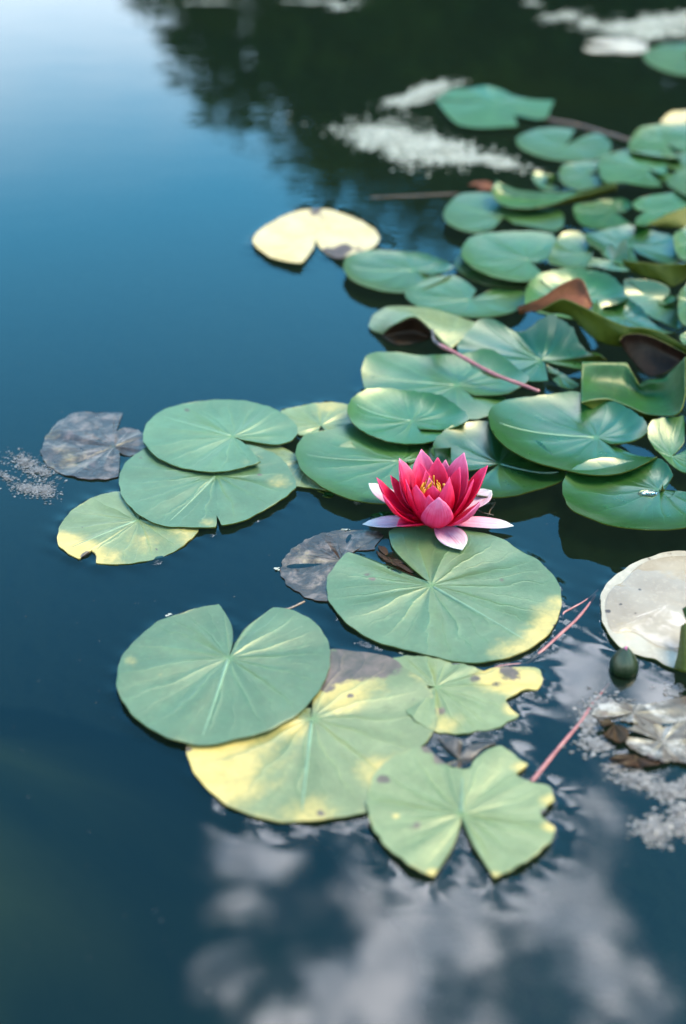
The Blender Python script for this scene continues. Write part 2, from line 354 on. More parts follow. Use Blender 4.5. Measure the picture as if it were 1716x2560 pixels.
pad('two-lobed pale pad with nibbled right edge and notch facing the camera, nearest the bottom', 'F 540,1310',
    'F 536,1350 500,1450 410,1595! 330,1560 240,1500 170,1430 125,1350 105,1270 115,1190 150,1110 200,1060 270,1025 330,1005 380,1000! 430,1050 490,1090 545,1105 580,1100! 600,1060 650,1020 720,998! 790,1040 845,1080! 800,1110 785,1125! 860,1160 930,1175 960,1220 968,1245! 930,1270 930,1290 895,1312! 940,1345 970,1370! 950,1430 900,1480 830,1530 760,1565 690,1600! 600,1460 548,1345',
    z=4.4, mat='pale', wav=1.2, p=3, rim=.6, n=240, midrib='F 545,1110', edge=.55, jit=.7,
    st=[('F', 330, 1365, 40, 'b', .6), ('F', 180, 1150, 36, 'b', 1.1), ('F', 400, 1000, 60, 'b', 1.), ('F', 450, 1060, 50, 'b', .9), ('F', 920, 1300, 30, 'b', .9), ('F', 410, 1580, 40, 'y', .9), ('F', 690, 1590, 40, 'y', .8), ('F', 240, 1320, 20, 'y', .9), ('F', 820, 1100, 60, 'y', .9), ('F', 950, 1250, 60, 'y', .9), ('F', 950, 1365, 50, 'y', .9)])
pad('torn green pad with a withered cream tip, between the large pad and the two-lobed pad', 'F 420,728',
    'F 380,720 250,660 215,600! 300,585 390,592 480,605 560,625 640,655! 690,640 780,636 880,642 915,690! 890,740 840,740 800,752 740,792! 770,830 803,855! 720,905 640,925 540,940 440,935 350,900 280,820 380,740',
    z=2.0, mat='pale', edge=.5, n=200, jit=.8,
    st=[('F', 700, 680, 110, 'y', 1.3), ('F', 820, 710, 120, 'y', 1.3), ('F', 760, 665, 70, 'b', .75), ('F', 600, 690, 40, 'b', .6), ('F', 700, 715, 30, 'b', .7), ('F', 440, 840, 36, 'b', .7), ('F', 470, 900, 90, 'y', .7), ('F', 780, 830, 60, 'y', 1.)])
pad('large ribbed green pad in front of the red flower, notch towards the flower', 'F 400,262',
    'F 380,240 200,165 100,128 17,106! -15,140 -67,206 -79,262 -72,320 -49,365 0,425 90,490 180,530 260,550 370,575 480,600 600,612 700,603 800,575 880,535 950,470 985,400 997,320 985,260 945,200 880,135 830,110 740,56 640,21 560,8 400,-15 260,-8 205,18! 225,90 300,170 385,238',
    z=2.6, rim=.8, p=3, wav=1.5, mat='matte', midrib='F 790,500', n=220,
    st=[('F', 960, 400, 110, 'y', .8), ('F', 900, 500, 110, 'y', .9), ('F', 780, 570, 110, 'y', .75), ('F', 980, 330, 50, 'y', .7), ('F', 105, 212, 16, 'b', 1.), ('F', 130, 232, 16, 'b', 1.), ('F', 555, 525, 8, 'b', .8), ('F', 725, 235, 18, 'b', .7), ('F', 970, 445, 14, 'b', .9)])
pad('bleached cream pad at the right edge with brown specks and a film of water', 'M 1330,640',
    'M 1700,700 1500,800! 1420,950 1300,1060 1180,1050 1090,1030 1020,1000 950,950 870,935 760,905 680,860 610,780 560,680 545,540 560,450 620,375 760,270 880,215 1000,180 1120,165 1300,180 1500,260 1680,400 1760,560 1400,630',
    z=2.2, rim=1.6, p=6, mat='cream', n=200, wav=.4,
    st=[('M', 835, 452, 18, 'b', 1.), ('M', 1015, 436, 10, 'b', .9), ('M', 685, 556, 15, 'b', 1.), ('M', 598, 608, 30, 'b', .9), ('M', 808, 622, 15, 'b', 1.), ('M', 900, 225, 30, 'b', .55), ('M', 1050, 185, 30, 'b', .5), ('M', 740, 800, 250, 'y', .3)])
# --- left chain
pad('upper left oval green pad, topmost of the left chain, notch to its right', 'D 1062,276',
    'D 1100,283 1200,300 1270,306 1330,292! 1360,250 1340,210 1280,165 1200,130 1100,110 1000,105 900,112 800,135 720,170 670,220 652,280 680,335 750,385 850,420 960,435 1070,425 1150,405 1190,393! 1140,330 1095,290',
    z=8.0, rim=1.2, p=5, mat='matte', midrib='D 760,190', st=[('D', 853, 155, 14, 'b', 1.), ('D', 1120, 385, 30, 'y', .4)], edge=.15)
pad('oval green pad with a short dark slit at its front edge', 'D 985,452',
    'D 975,430 900,330 820,290! 700,310 640,340 580,390 550,440 545,500 565,560 620,620 700,665 780,683 900,688 985,686! 988,660 970,622 958,610! 978,620 1000,655 1010,682! 1100,660 1200,615 1290,560 1340,515 1352,498 1330,440 1280,370 1200,330 1100,310! 1000,430',
    z=4.6, rim=.8, p=5, mat='matte', midrib='D 790,640', n=230, st=[('D', 645, 373, 10, 'b', 1.), ('D', 1185, 450, 12, 'b', 1.), ('D', 880, 465, 8, 'b', .8), ('D', 960, 670, 50, 'y', .5), ('D', 1270, 480, 60, 'y', .5)])
pad('yellow-edged pad with a brown rotten bite, lowest of the left chain', 'D 632,655',
    'D 640,640 600,580 580,528! 545,530 460,540 380,575 320,620 275,680 263,730 270,775 320,815 365,835 375,805 410,795 435,815 440,850! 500,858 600,852 700,835 800,795 870,745 908,698 890,640 800,590 700,560! 650,640',
    z=1.7, mat='pale', midrib='D 380,765', edge=.5, st=[('D', 330, 790, 120, 'y', 1.), ('D', 420, 820, 100, 'y', 1.), ('D', 405, 822, 40, 'b', 1.3), ('D', 280, 750, 70, 'y', .9), ('D', 850, 730, 90, 'y', .6), ('D', 650, 760, 100, 'y', .5), ('D', 372, 690, 10, 'b', .8), ('D', 715, 790, 10, 'b', .9), ('D', 500, 850, 100, 'y', .5)])
pad('yellow-green pad squeezed between the left chain and the glossy pads, ragged lip', 'D 1400,380',
    'D 1250,300 1105,288! 1180,370 1260,440 1278,455! 1300,462 1295,478 1330,497 1420,508 1500,524 1600,500 1640,400 1600,300 1500,260 1380,270! 1400,340',
    z=3.0, rim=1.0, mat='pale', st=[('D', 1150, 340, 60, 'y', .7), ('D', 1290, 465, 18, 'b', 1.)], edge=.4)
pad('pale green pad tucked behind the left chain against the open water', 'L 330,250',
    'L 300,300 200,305! 110,240 90,160! 150,140 250,120 350,112 440,113 500,128 570,170 580,230 500,290 380,310!',
    z=2.5, rim=1.0, mat='pale', st=[('L', 380, 130, 120, 'y', .6)])
pad('rotting purple-brown pad among scum at the far left', 'D 522,322',
    'D 520,280 560,165! 480,165 390,162 330,172 270,210 215,270 192,330 195,375 240,420 300,450 400,470 480,470 540,460! 546,400 545,350! 580,362 640,348 665,300 645,255 600,237 550,240 510,268!',
    z=1.3, mat='decay', under='brown', wav=1.0, n=220, jit=1.0, meniscus=False,
    st=[('D', 230, 260, 70, 'y', .35), ('D', 250, 370, 60, 'b', .6), ('D', 430, 400, 30, 'b', .9), ('D', 320, 270, 60, 'b', .55), ('D', 300, 380, 120, 'y', .3)])
pad('rotting purple pad left of the ribbed pad, half under water', 'N 760,400',
    'N 900,300 1080,290! 1110,230 1180,150! 1100,105 960,95 800,95 640,115 540,145 440,180 330,250 250,310 190,390 160,480 180,560 240,640 330,705 440,765 560,800 660,790 800,700 900,560!',
    z=1.0, mat='decay', under='brown', wav=.9, n=200, jit=1.0, meniscus=False, st=[('N', 400, 250, 60, 'b', .7), ('N', 1000, 190, 60, 'b', .7), ('N', 300, 300, 120, 'y', .22), ('N', 480, 390, 140, 'y', .25)])
pad('brown sunken leaf scrap showing in the notch of the ribbed pad', 'N 1250,400', 'N 1120,250 1190,270 1220,320 1200,360 1300,390 1420,440 1500,500 1440,510 1300,450 1180,390 1130,350 1100,300',
    z=1.1, mat='brown', under='brown', wav=1.0, meniscus=False, name='leaf_scrap', cat='dead leaf', group=None)
# --- middle, round the flower
pad('wide ribbed pad left of and behind the flower', 'L 812,465',
    'L 850,456 985,428,5! 1010,380,4 960,300,4 850,255,4 700,235,4 560,232,5 490,238,7 430,248,10 350,262 260,290 205,335 180,395 182,440 210,510 280,570 360,630 460,675 560,700 700,706 850,695 960,640 1010,540 995,468! 850,463',
    z=4.0, rim=7, p=4.5, mat='far', midrib='L 400,455', wav=1.3, n=200, edge=.2, st=[('L', 520, 290, 16, 'b', .6)])
pad('oval pad with upturned rim and narrow notch, behind the wide ribbed pad', 'L 880,225',
    'L 935,228 1080,235 1220,216! 1210,170 1150,115 1060,65 950,35 840,17 730,10 640,20 560,50 505,100 490,150 505,200,20 560,260,16 640,310,14 740,345,13 850,358,13 950,355,13 1040,330,13 1100,290,13 1080,268,13! 1000,248,12 935,232,12',
    z=12.0, rim=10, p=4, mat='far', midrib='L 560,160', edge=.2)
o = pad('glossy pad right behind the flower with one folded-up lip', 'C 712,475',
    'C 560,470 440,450 398,420! 420,360 480,310 560,285 650,275 760,290 900,370 1000,470 1012,540 930,572 820,602 680,622 580,615 500,570 540,520! 640,490',
    z=6.0, rim=10, p=3.5, mat='gloss', midrib='C 990,540', edge=.2)
loft('folded_lip', ['C 385,445,8 395,415,9 400,405,10', 'C 420,470,12 440,430,16 450,402,22', 'C 490,485,10 491,440,18 492,399,30!'], ['bright', 'bright'], o, n=14, m=10)
pad('big glossy pad with raised rim between the flower and the folded leaves', 'C 1160,355',
    'C 1250,345 1395,328! 1380,270 1300,200 1200,155 1085,132 1000,130 900,140 800,155 720,182 675,218 662,262 680,320 720,372 770,405 840,440 920,470 1035,505 1150,520 1300,490 1440,432! 1300,385 1200,362',
    z=11, rim=14, p=3.5, mat='gloss', midrib='C 800,335', edge=.2, st=[('C', 947, 330, 9, 'b', 1.)], n=190)
o = pad('glossy pad at the right edge lifted off the water, droplet at its notch', 'C 1440,592',
    'C 1460,565 1515,492! 1480,455 1440,440 1330,430 1230,420 1160,430 1080,460 1020,510 1003,560 1010,620 1045,685 1120,710 1250,745 1400,765 1568,757 1700,725 1770,640 1720,560! 1560,560 1460,590',
    z=11, rim=12, p=3.5, mat='gloss', n=190, edge=.15)
PAD_DROP = o
# --- behind: the thicket of pads on the right
pad('glossy pad with a pink stalk lying across it, behind the oval pad', 'B 518,738',
    'B 600,745 755,752! 800,730 848,711 835,680 764,624 700,585 635,567 514,575 400,570 250,565 150,580 100,610 82,660,16 88,720,9 110,780,5 200,850,4 350,895,4 570,897,4 665,880,4 720,835,5 745,798,6! 640,765,7 560,750,8',
    z=8, rim=12, p=4, mat='far', midrib='B 330,725', edge=.15)
o = empty('lily_pad', 'B', 340, 500, 'pad curled into an arch over a dark hollow beside open water', 'lily pad', GP)
loft('leaf_blade', ['B 112,470,3 130,420,6 165,395,9 200,378,11 290,376,12 420,392,12 610,452,12', 'B 135,490,3 175,440,14 230,408,22 310,400,27 400,430,24 480,470,19 590,490,14', 'B 178,508,3 205,478,14 240,456,22 325,424,30 400,486,22 450,540,14 492,572,10'], ['pale', 'under'], o, flip=True)
loft('leaf_underside', ['B 180,506,3 240,458,21 325,427,29 398,488,21', 'B 175,512,2 240,500,6 320,490,7 396,508,6', 'B 182,520,1 240,554,1 320,550,1 392,528,1'], ['brown', 'brown'], o, n=24, m=12)  # dark brown here paints in the shade inside the hollow
o = pad('dark glossy pad tilted up at the back, notch to its right, at mid right', 'K 692,338',
    'K 800,362 935,390! 1000,400 1088,345 1060,300,24 1000,220,34 940,150,40 850,85,44 760,52,44 640,50,42 560,72,36 500,58,36 400,65,30 310,100,24 230,190,18 185,265 240,340 400,430 600,460 735,464! 724,400 715,356',
    z=10, rim=1, p=2.4, mat='gloss', midrib='K 420,215', n=200, wav=2.0)
o = empty('folded_lily_pad', 'J', 1150, 700, 'folded pad standing on edge with olive underside and red-brown tip', 'lily pad', GP)
loft('underside', ['J 690,572,40 800,508,52 850,510,54 950,553,54 1050,603,50 1200,664,46 1330,680,44 1410,702,42 1580,800,38', 'J 720,580,36 800,545,44 880,560,45 960,610,43 1050,670,38 1180,725,36 1290,725,34 1390,745,34 1580,840,30', 'J 750,590,30 810,590,34 880,615,34 950,688,30 1040,758,22 1160,788,18 1260,780,18 1390,790,20 1580,890,16'], ['under', 'under'], o, flip=True)
loft('leaf_tip', ['J 545,552,36 620,523,44 700,488,50 800,420,60 880,383,66 930,378,68 962,430,64 1003,532,52', 'J 552,572,34 625,550,40 710,525,46 810,470,54 870,440,58 920,450,58 958,490,56 996,545,50', 'J 562,592,30 630,578,36 700,566,40 800,515,50 850,512,52 905,530,52 950,553,51 988,560,48'], ['red', 'red'], o, flip=True)
loft('curled_lobe', ['K 1165,225,34 1190,192,38 1240,180,40 1310,184,40 1400,215,38 1580,310,34', 'K 1170,235,30 1220,230,30 1300,250,28 1400,285,24 1480,310,24 1580,330,26', 'K 1185,260,24 1250,350,12 1330,430,6 1400,430,8 1470,400,14 1580,320,22'], ['brown', 'under'], o, flip=True)
o = empty('folded_lily_pad', 'K', 1250, 640, 'bright green folded pad with a deep V notch at the right', 'lily pad', GP)
loft('leaf_blade', ['K 940,348,34 1010,348,32 1080,352,30 1210,352,26! 1245,420,20 1280,492,14! 1330,462,20 1430,450,26 1470,412,32 1520,362,42 1563,318,52', 'K 938,470,24 1010,470,18 1100,480,14 1190,500,10 1250,530,8 1310,560,6 1360,560,8 1420,560,12 1480,540,20 1530,500,30 1562,440,40', 'K 934,596,26 1000,580,24 1100,574,22 1200,608,20 1260,635,19 1320,660,18 1370,668,19 1420,672,22 1500,668,28 1538,630,34 1561,540,40'], ['bright', 'under'], o, flip=True, n=60)
loft('underside', ['K 934,597,25 1000,581,23 1100,575,21 1200,609,19 1320,661,17 1370,669,18 1425,673,21', 'K 945,602,22 1020,612,17 1110,630,12 1210,655,10 1300,685,10 1360,690,12 1415,678,17', 'K 955,608,20 1030,645,12 1130,686,6 1220,702,4 1300,712,4 1345,706,8 1410,680,14'], ['under', 'under'], o, flip=True)
o = pad('cupped pad at the right edge beneath the V-notched leaf', 'C 1500,440',
    'C 1530,400 1570,310,26! 1560,262,24 1530,253,24 1420,268,22 1393,308,20 1410,360,16 1440,410,14 1500,468,12 1568,512,12 1640,500,14 1680,420,18 1640,340,24! 1560,420',
    z=8, rim=4, p=2.2, mat='far', edge=.1)
pad('oval pad with upturned far rim, touching the yellow pad', 'B 320,212',
    'B 370,212 505,196! 480,170 430,148 370,125 300,112 220,106 130,108 60,125 15,150 -2,185 10,225 50,262 110,288 180,304 260,308 330,290 420,260 495,228! 370,220',
    z=4, rim=8, p=4.5, mat='far', midrib='B 100,215')
pad('pad with two fanned lobes, a wedge notch at its back, right of open water', 'B 578,348',
    'B 585,330 606,288! 560,250 500,232 430,240 350,265 290,300 280,325 310,355 380,393 480,412 560,422 640,427 720,414 790,394 832,360 838,320 775,292 682,284! 630,310',
    z=6, rim=4, p=5, mat='far', midrib='B 400,345')
pad('round pad lying on another, right of the yellow pad', 'B 850,165',
    'B 900,160 955,130! 985,80 960,48 930,38 850,30 750,30 650,40 580,62 545,100 538,135 560,170 610,208 690,243 790,260 850,250 915,210! 880,185',
    z=14, rim=6, p=4, mat='far', midrib='B 640,120')
pad('pad peeping out beneath the round pad', 'B 690,185', 'B 830,180 900,240! 830,286 740,288 640,270 560,235 515,200 510,170 550,120 650,90 800,90 860,130!',
    z=7, rim=2, p=6, mat='far')
pad('wide pad with dark far rim behind the red-brown leaf tip', 'B 1085,335',
    'B 1200,345 1300,340! 1300,290 1240,237 1160,207 1070,192 980,195 900,215 850,250 832,295 838,350 870,392 960,420 1080,425 1180,400!',
    z=16, rim=18, p=3.5, mat='far', midrib='B 900,300')
pad('dark pad with one white sheen patch above the olive fold', 'J 1180,610',
    'J 1300,660 1510,700! 1440,650 1350,580 1280,520 1220,492 1150,486 1050,498 1000,540 1020,620 1120,690 1250,740 1400,760!',
    z=20, rim=10, p=4, mat='gloss')
pad('dark green upright pad at the right above the olive fold', 'J 1400,520',
    'J 1450,470 1520,500! 1450,420,44 1380,385,46 1300,362,46 1210,368,42 1193,420,34 1230,500,26 1320,590,20 1430,650,18 1530,675,18 1560,600,26 1540,520!',
    z=22, rim=6, p=2.0, mat='gloss')
o = empty('folded_lily_pad', 'J', 1400, 350, 'olive pad edge standing up at the right edge, above the dark upright pad', 'lily pad', GP)
loft('underside', ['J 1178,260,48 1240,280,50 1300,281,50 1400,290,50 1500,292,52 1600,290,54', 'J 1188,285,44 1250,315,43 1320,325,42 1400,340,42 1500,345,42 1600,325,44', 'J 1200,312,38 1260,345,36 1320,368,34 1400,392,32 1490,426,28 1600,360,34'], ['under', 'under'], o, flip=True)
pad('pale oval pad with green far rim beside the round pad', 'J 960,230',
    'J 990,260 1010,180! 1000,130 960,98 880,88 800,110 760,185 736,240 770,290 850,300 930,300 1010,290!', z=14, rim=8, p=5, mat='far')
o = pad('pad with one pointed lip standing upright at far right', 'J 1120,270',
    'J 1060,225 1100,180 1155,98,52! 1195,130,46 1212,170,40 1222,250,30 1235,322,24 1150,335,20 1050,315,18 968,298,18 1010,250!', z=22, rim=2, p=1.6, mat='far')
pad('broad pad with white sheen behind the pointed lip', 'J 1230,180',
    'J 1300,200 1480,290! 1568,240 1500,130 1400,90 1250,55 1150,60 1020,90 960,110 980,160 1060,200 1150,290 1300,290!', z=18, rim=6, p=4, mat='gloss')
pad('pad cut by the right edge of the picture beside the broad sheen pad', 'J 1620,180', 'J 1620,260 1560,270! 1505,180 1493,110 1530,70 1620,40 1720,100 1740,220 1660,280!', z=26, rim=8, p=3, mat='far')
pad('sliver of pale pad at the right edge beside the dark upright pad', 'J 1610,500', 'J 1620,640 1560,660! 1530,600 1522,500 1545,420 1620,380 1720,450 1720,600 1660,660!', z=36, rim=6, p=3, mat='far')
pad('small pale pad between the olive folds at the right edge', 'K 1600,200', 'K 1600,240 1560,245! 1530,200 1545,175 1600,160 1680,200 1640,250!', z=48, rim=2, mat='far')
pad('green-lobed pad left of the white sheen pad far right', 'I 1130,620', 'I 1200,600 1245,590! 1210,550 1130,540 1040,545 920,565 888,600 930,680 1010,727 1120,700 1250,692! 1190,640', z=18, rim=7, p=4, mat='bright')
o = pad('white-sheened pad with olive edge turned down, far right', 'I 1330,620',
    'I 1260,600 1242,565! 1300,530 1400,508 1500,500 1620,495 1680,540 1570,592 1450,640 1330,706 1255,702! 1270,650', z=26, rim=4, p=3, mat='far')
loft('underside', ['I 1330,706,30 1450,642,30 1570,593,30 1680,545,30', 'I 1380,712,24 1460,690,23 1570,660,23 1680,640,23', 'I 1400,722,18 1460,722,16 1570,715,16 1680,710,16'], ['under', 'under'], o, flip=True)
pad('two-lobed pad at the back edge of the thicket facing open water', 'I 470,655',
    'I 400,710 300,752! 190,728 125,690 104,640 130,580 190,525 270,508 370,508 500,540 650,570 800,615 832,665 815,720 775,745! 640,700 530,680', z=8, rim=4, p=4, mat='far', midrib='I 200,600')
o = empty('folded_lily_pad', 'I', 750, 560, 'trough-shaped pad curled along its length, at the back of the thicket', 'lily pad', GP)
loft('leaf_blade', ['I 425,438,30 480,468,26 560,494,24 700,508,24 850,508,26 950,498,30 1150,450,38', 'I 405,475,26 455,515,18 540,545,15 680,556,16 800,545,20 900,522,25 1140,462,34', 'I 394,502,26 430,562,22 510,597,20 650,602,20 760,582,22 870,540,28 1150,470,36'], ['far', 'under'], o, flip=True)
loft('underside', ['I 640,603,20 760,583,22 870,541,28 1000,508,32 1150,470,36', 'I 700,606,14 800,590,15 900,570,18 1010,540,22 1150,500,26'], ['under', 'under'], o, n=20, m=6, flip=True)
pad('two-winged pad with a notch at its back, floating before the brown stalk', 'I 832,235',
    'I 850,200 895,126! 800,119 680,125 580,155 543,188 570,240 650,282 750,308 900,322 1040,305 1100,270 1117,220 1090,180 1030,150 950,162 880,190!', z=4, rim=3, p=5, mat='far')
pad('pale pad tucked before the two-winged pad', 'I 960,400', 'I 1050,360 1080,320! 950,318 830,340 803,390 820,440 870,470 940,497 1050,472 1150,450 1160,400!', z=22, rim=4, p=4, mat='far')
pad('large whitish pad with a vein line, upper right of the thicket', 'I 1330,360', 'I 1420,390 1450,400! 1440,300 1380,262 1250,258 1150,280 1060,320 1045,390 1090,450 1200,442 1340,472 1425,468!', z=32, rim=3, p=3, mat='far')
pad('pale pad half hidden under the large whitish pad', 'I 1230,330', 'I 1120,350 1020,360! 1060,290 1180,250 1320,245 1480,290 1600,340 1600,420 1400,440 1200,430 1040,410!', z=24, rim=3, p=3, mat='far')
pad('pad with dark green blotch at its back, top of the thicket at the right edge', 'I 1440,200', 'I 1568,240 1700,260! 1720,150 1650,80 1568,72 1480,74 1380,85 1290,110 1240,160 1222,212 1250,262 1400,290 1560,300!', z=30, rim=10, p=4, mat='far')
pad('whitish pad running out of the right edge below the blotched pad', 'I 1520,380', 'I 1460,340 1420,300! 1500,275 1650,280 1720,380 1700,500 1600,540 1500,480 1450,440! 1470,400', z=30, rim=4, p=3, mat='far')
pad('yellowed pad at the right edge behind the thicket', 'I 1530,50', 'I 1600,60 1680,60! 1640,10 1568,0 1470,14 1418,55 1430,90 1530,100 1660,100!', z=20, rim=8, p=3, mat='yellow')
pad('small pale leaf tip poking up left of the thicket', 'I 765,400', 'I 770,440 790,445! 800,380,24 785,330,28 770,305,30 740,340,26 722,400,18 740,440!', z=8, rim=2, p=2, mat='far', n=60, nr=10)
pad('little broken pad by the leaf tip at the back of the thicket', 'I 700,440', 'I 730,440 720,400! 690,380,12 650,385,12 640,420 680,470 740,500 800,495 790,470!', z=5, rim=2, p=2, mat='far', n=60, nr=10)
pad('star-shaped torn pad alone on dark water near the top', 'A 690,470',
    'A 640,440 415,450! 500,410 590,400 650,385,14! 720,410 800,440 965,460! 945,500 930,542! 880,545 780,520! 797,575! 650,585 545,577 500,550 455,500 418,455', z=5, rim=3, p=2, mat='far', n=140)
pad('small glossy pad scrap lying under the pink stalk tip', 'K 800,430', 'K 740,400 728,365! 800,390 880,440 920,480 880,512 800,480! 760,440', z=9, rim=3, mat='gloss', n=60, nr=10)
pad('pale pad at the far upper right on dark water', 'A 1240,215', 'A 1200,200 1100,195! 1160,178 1260,175 1360,190 1395,225 1340,245 1240,240 1120,236 1095,215!', z=3, rim=2, mat='cream', n=90, nr=12)
pad('green pad cut by the right edge at the far upper right', 'A 1540,260', 'A 1600,240 1660,210! 1568,198 1450,205 1372,245 1400,290 1480,325 1568,347 1680,340 1740,270!', z=4, rim=3, mat='far', n=110, nr=14)
pad('yellow pad with a brown folded edge alone at the margin of open water', 'H 602,312',
    'H 585,350 505,465! 430,458 330,430 250,385 200,340 192,300 220,260 300,200 400,145 500,118 600,107 700,113 800,140 900,185 980,240 1015,290 1005,330 960,365 890,385 840,392 770,430 690,395 640,355! 615,325',
    z=3, rim=4, p=6, mat='yellow', n=190, midrib=None,
    st=[('H', 600, 130, 60, 'b', .75), ('H', 640, 165, 40, 'b', .45), ('H', 740, 400, 70, 'b', 1.2), ('H', 790, 370, 60, 'b', 1.1), ('H', 870, 375, 60, 'b', .5), ('H', 690, 385, 50, 'b', 1.)])
# --- green fold over the bleached pad and the submerged scrap behind the flower
o = empty('folded_lily_pad', 'M', 1180, 900, 'olive-green leaf curling over the bleached pad at the right edge', 'lily pad', GP)
loft('leaf_blade', ['M 1130,720,16 1110,900,10 1080,1020,4', 'M 1170,690,24 1165,880,22 1150,1050,14', 'M 1260,640,22 1280,860,24 1280,1080,16'], ['under', 'under'], o, n=24, m=14)
loft('upper_fold', ['M 1140,590,26 1155,640,22 1175,690,18', 'M 1180,565,30 1200,620,26 1230,690,20'], ['bright', 'under'], o, n=12, m=6)
pad('dark pad sliver on the water behind the left sepals of the flower', 'L 710,797', 'L 640,815 622,805! 640,785 700,772 770,770 830,775 840,800 760,815!', z=1.4, mat='gloss', n=60, nr=10)
pad('dark pad sliver under the front edge of the wide ribbed pad', 'L 352,658', 'L 320,650 308,645! 340,638 380,645 405,668 380,682 340,675!', z=1.4, mat='gloss', n=50, nr=8)
# --- rotting leaf with bleached top, right foreground
o = pad('rotting cream and brown leaf in scum at the right edge, lower right', 'M 1000,1560',
    'M 900,1500 740,1470! 800,1440 900,1430 1040,1440 1170,1400 1300,1450 1350,1600 1250,1720 1100,1700 1010,1712! 940,1690 860,1650 790,1620 740,1580 710,1520!', z=3.0, rim=1.5, p=2, mat='rag', under='brown', wav=.9, name='dead_leaf', cat='dead leaf', group='dead leaves on the water',
    st=[('M', 730, 1540, 50, 'b', .7), ('M', 900, 1680, 70, 'b', .6), ('M', 990, 1705, 40, 'b', .8)], jit=1.0)
pad(None, 'M 640,1430', 'M 560,1440 520,1420! 600,1385 680,1420 745,1480 740,1540 680,1560 600,1520 560,1490!', z=2.2, rim=3, p=2, mat='brown', under='brown', wav=2, name='curled_edge', parent=o, n=60, nr=10, meniscus=False)
pad(None, 'M 800,1685', 'M 700,1690 600,1695! 650,1650 740,1640 830,1660 920,1690 1012,1710 940,1728 800,1735 660,1725!', z=1.6, rim=2, p=2, mat='brown', under='brown', wav=1.5, name='torn_edge', parent=o, n=60, nr=10, meniscus=False)
pad('faded purple leaf rag in scum beside the flower bud', 'M 780,1350', 'M 640,1380 500,1390! 490,1330 560,1290 700,1280 900,1290 1100,1240 1250,1230 1330,1330 1200,1400 1000,1440 800,1430 680,1400!', z=1.5, mat='rag', under='brown', wav=.8, jit=1.5, meniscus=False, name='dead_leaf', cat='dead leaf', group='dead leaves on the water',
    st=[('M', 560, 1360, 60, 'b', .6)])
pad('grey-brown leaf rag in the water between the yellowing pad and the two-lobed pad', 'F 530,1060', 'F 470,1010 430,960! 480,950 560,985 640,985 700,985 640,1010 590,1060 570,1110 520,1105 470,1080!', z=1.0, mat='decay', under='brown', wav=1.0, meniscus=False, name='dead_leaf', cat='dead leaf', group='dead leaves on the water', n=70, nr=12)

# ------------------------------------------------------------------ stalks
def stalk_mat(name, a, b):
    m, t, o = new_mat(name); P = t.new('ShaderNodeNewGeometry').outputs['Position']
    n = t.noise(P, 90.0, 4.0); c = t.mix(t.mr(n, .3, .7), a, b)
    bs = t.new('ShaderNodeBsdfPrincipled', Base_Color=c, Roughness=.4, Normal=t.new('ShaderNodeBump', Strength=.4, Distance=.001, Height=n).outputs[0])
    t.l.new(bs.outputs[0], o.inputs[0]); return m
M['pink'] = stalk_mat('stalk_pink', (.15, .035, .032), (.21, .07, .06))
M['stalkbrown'] = stalk_mat('stalk_brown', (.05, .025, .012), (.10, .05, .02))
M['darkstalk'] = stalk_mat('stalk_dead_end', (.02, .010, .006), (.05, .025, .015))
o = stem('lily_stalk', 'B 440,556,27 480,576,28 600,640,24 700,692,22 800,732,20 895,767,17', .0021, .0017, M['pink'], 'pink stalk lying across a glossy pad towards the curled pad')
stem('withered_end', 'B 404,488,24 412,525,26 440,556,27 482,577,28', .0016, .0023, M['darkstalk'], None, parent=o)
stem('lily_stalk', 'F 1152,308,-2.5 1120,352,-.6 1060,424,-.2 1000,480,.0 920,553,-.2 835,625,-2', .0011, .0014, M['pink'], 'straight pink stalk floating right of the ribbed pad')
stem('lily_stalk', 'F 1165,285,-1.5 1100,335,-.2 1040,370,.3 1005,390,.4 1000,420,-.6', .0006, .0008, M['pink'], 'hair-thin pink stalk touching the right rim of the ribbed pad')
stem('lily_stalk', 'M 605,1140,-2 560,1195,-1 470,1305,-.6 390,1430,-.3 200,1655,-.1 35,1860,.2', .0010, .0015, M['pink'], 'pink stalk running from the scum to the two-lobed pad')
stem('lily_stalk', 'A 920,545,3 1100,580,3 1310,645,8', .0024, .0026, M['stalkbrown'], 'brown stalk from the star-shaped pad to the thicket')
stem('lily_stalk', 'A 120,905,.3 300,897,.6 520,888,1', .0008, .0010, M['stalkbrown'], 'thin brown stalk on dark water left of the two-lobed back pad')
stem('lily_stalk', 'F 840,622,-1 760,625,.2 690,640,.4', .0008, .0006, M['pink'], 'short pink thread below the ribbed pad above the withered tip')
stem('lily_stalk', 'E 820,150,.2 880,148,.3 950,118,-.2', .0008, .0010, M['stalkbrown'], 'faint dark stalk between the heart-shaped pad and the purple rotting pad')
pad('pinkish dead leaf bit at the far edge of the thicket', 'A 630,850', 'A 600,850 570,850! 600,832 650,830 682,845 670,870 610,868!', z=6, mat='red', under='red', n=40, nr=6, name='leaf_scrap', cat='dead leaf', group=None)

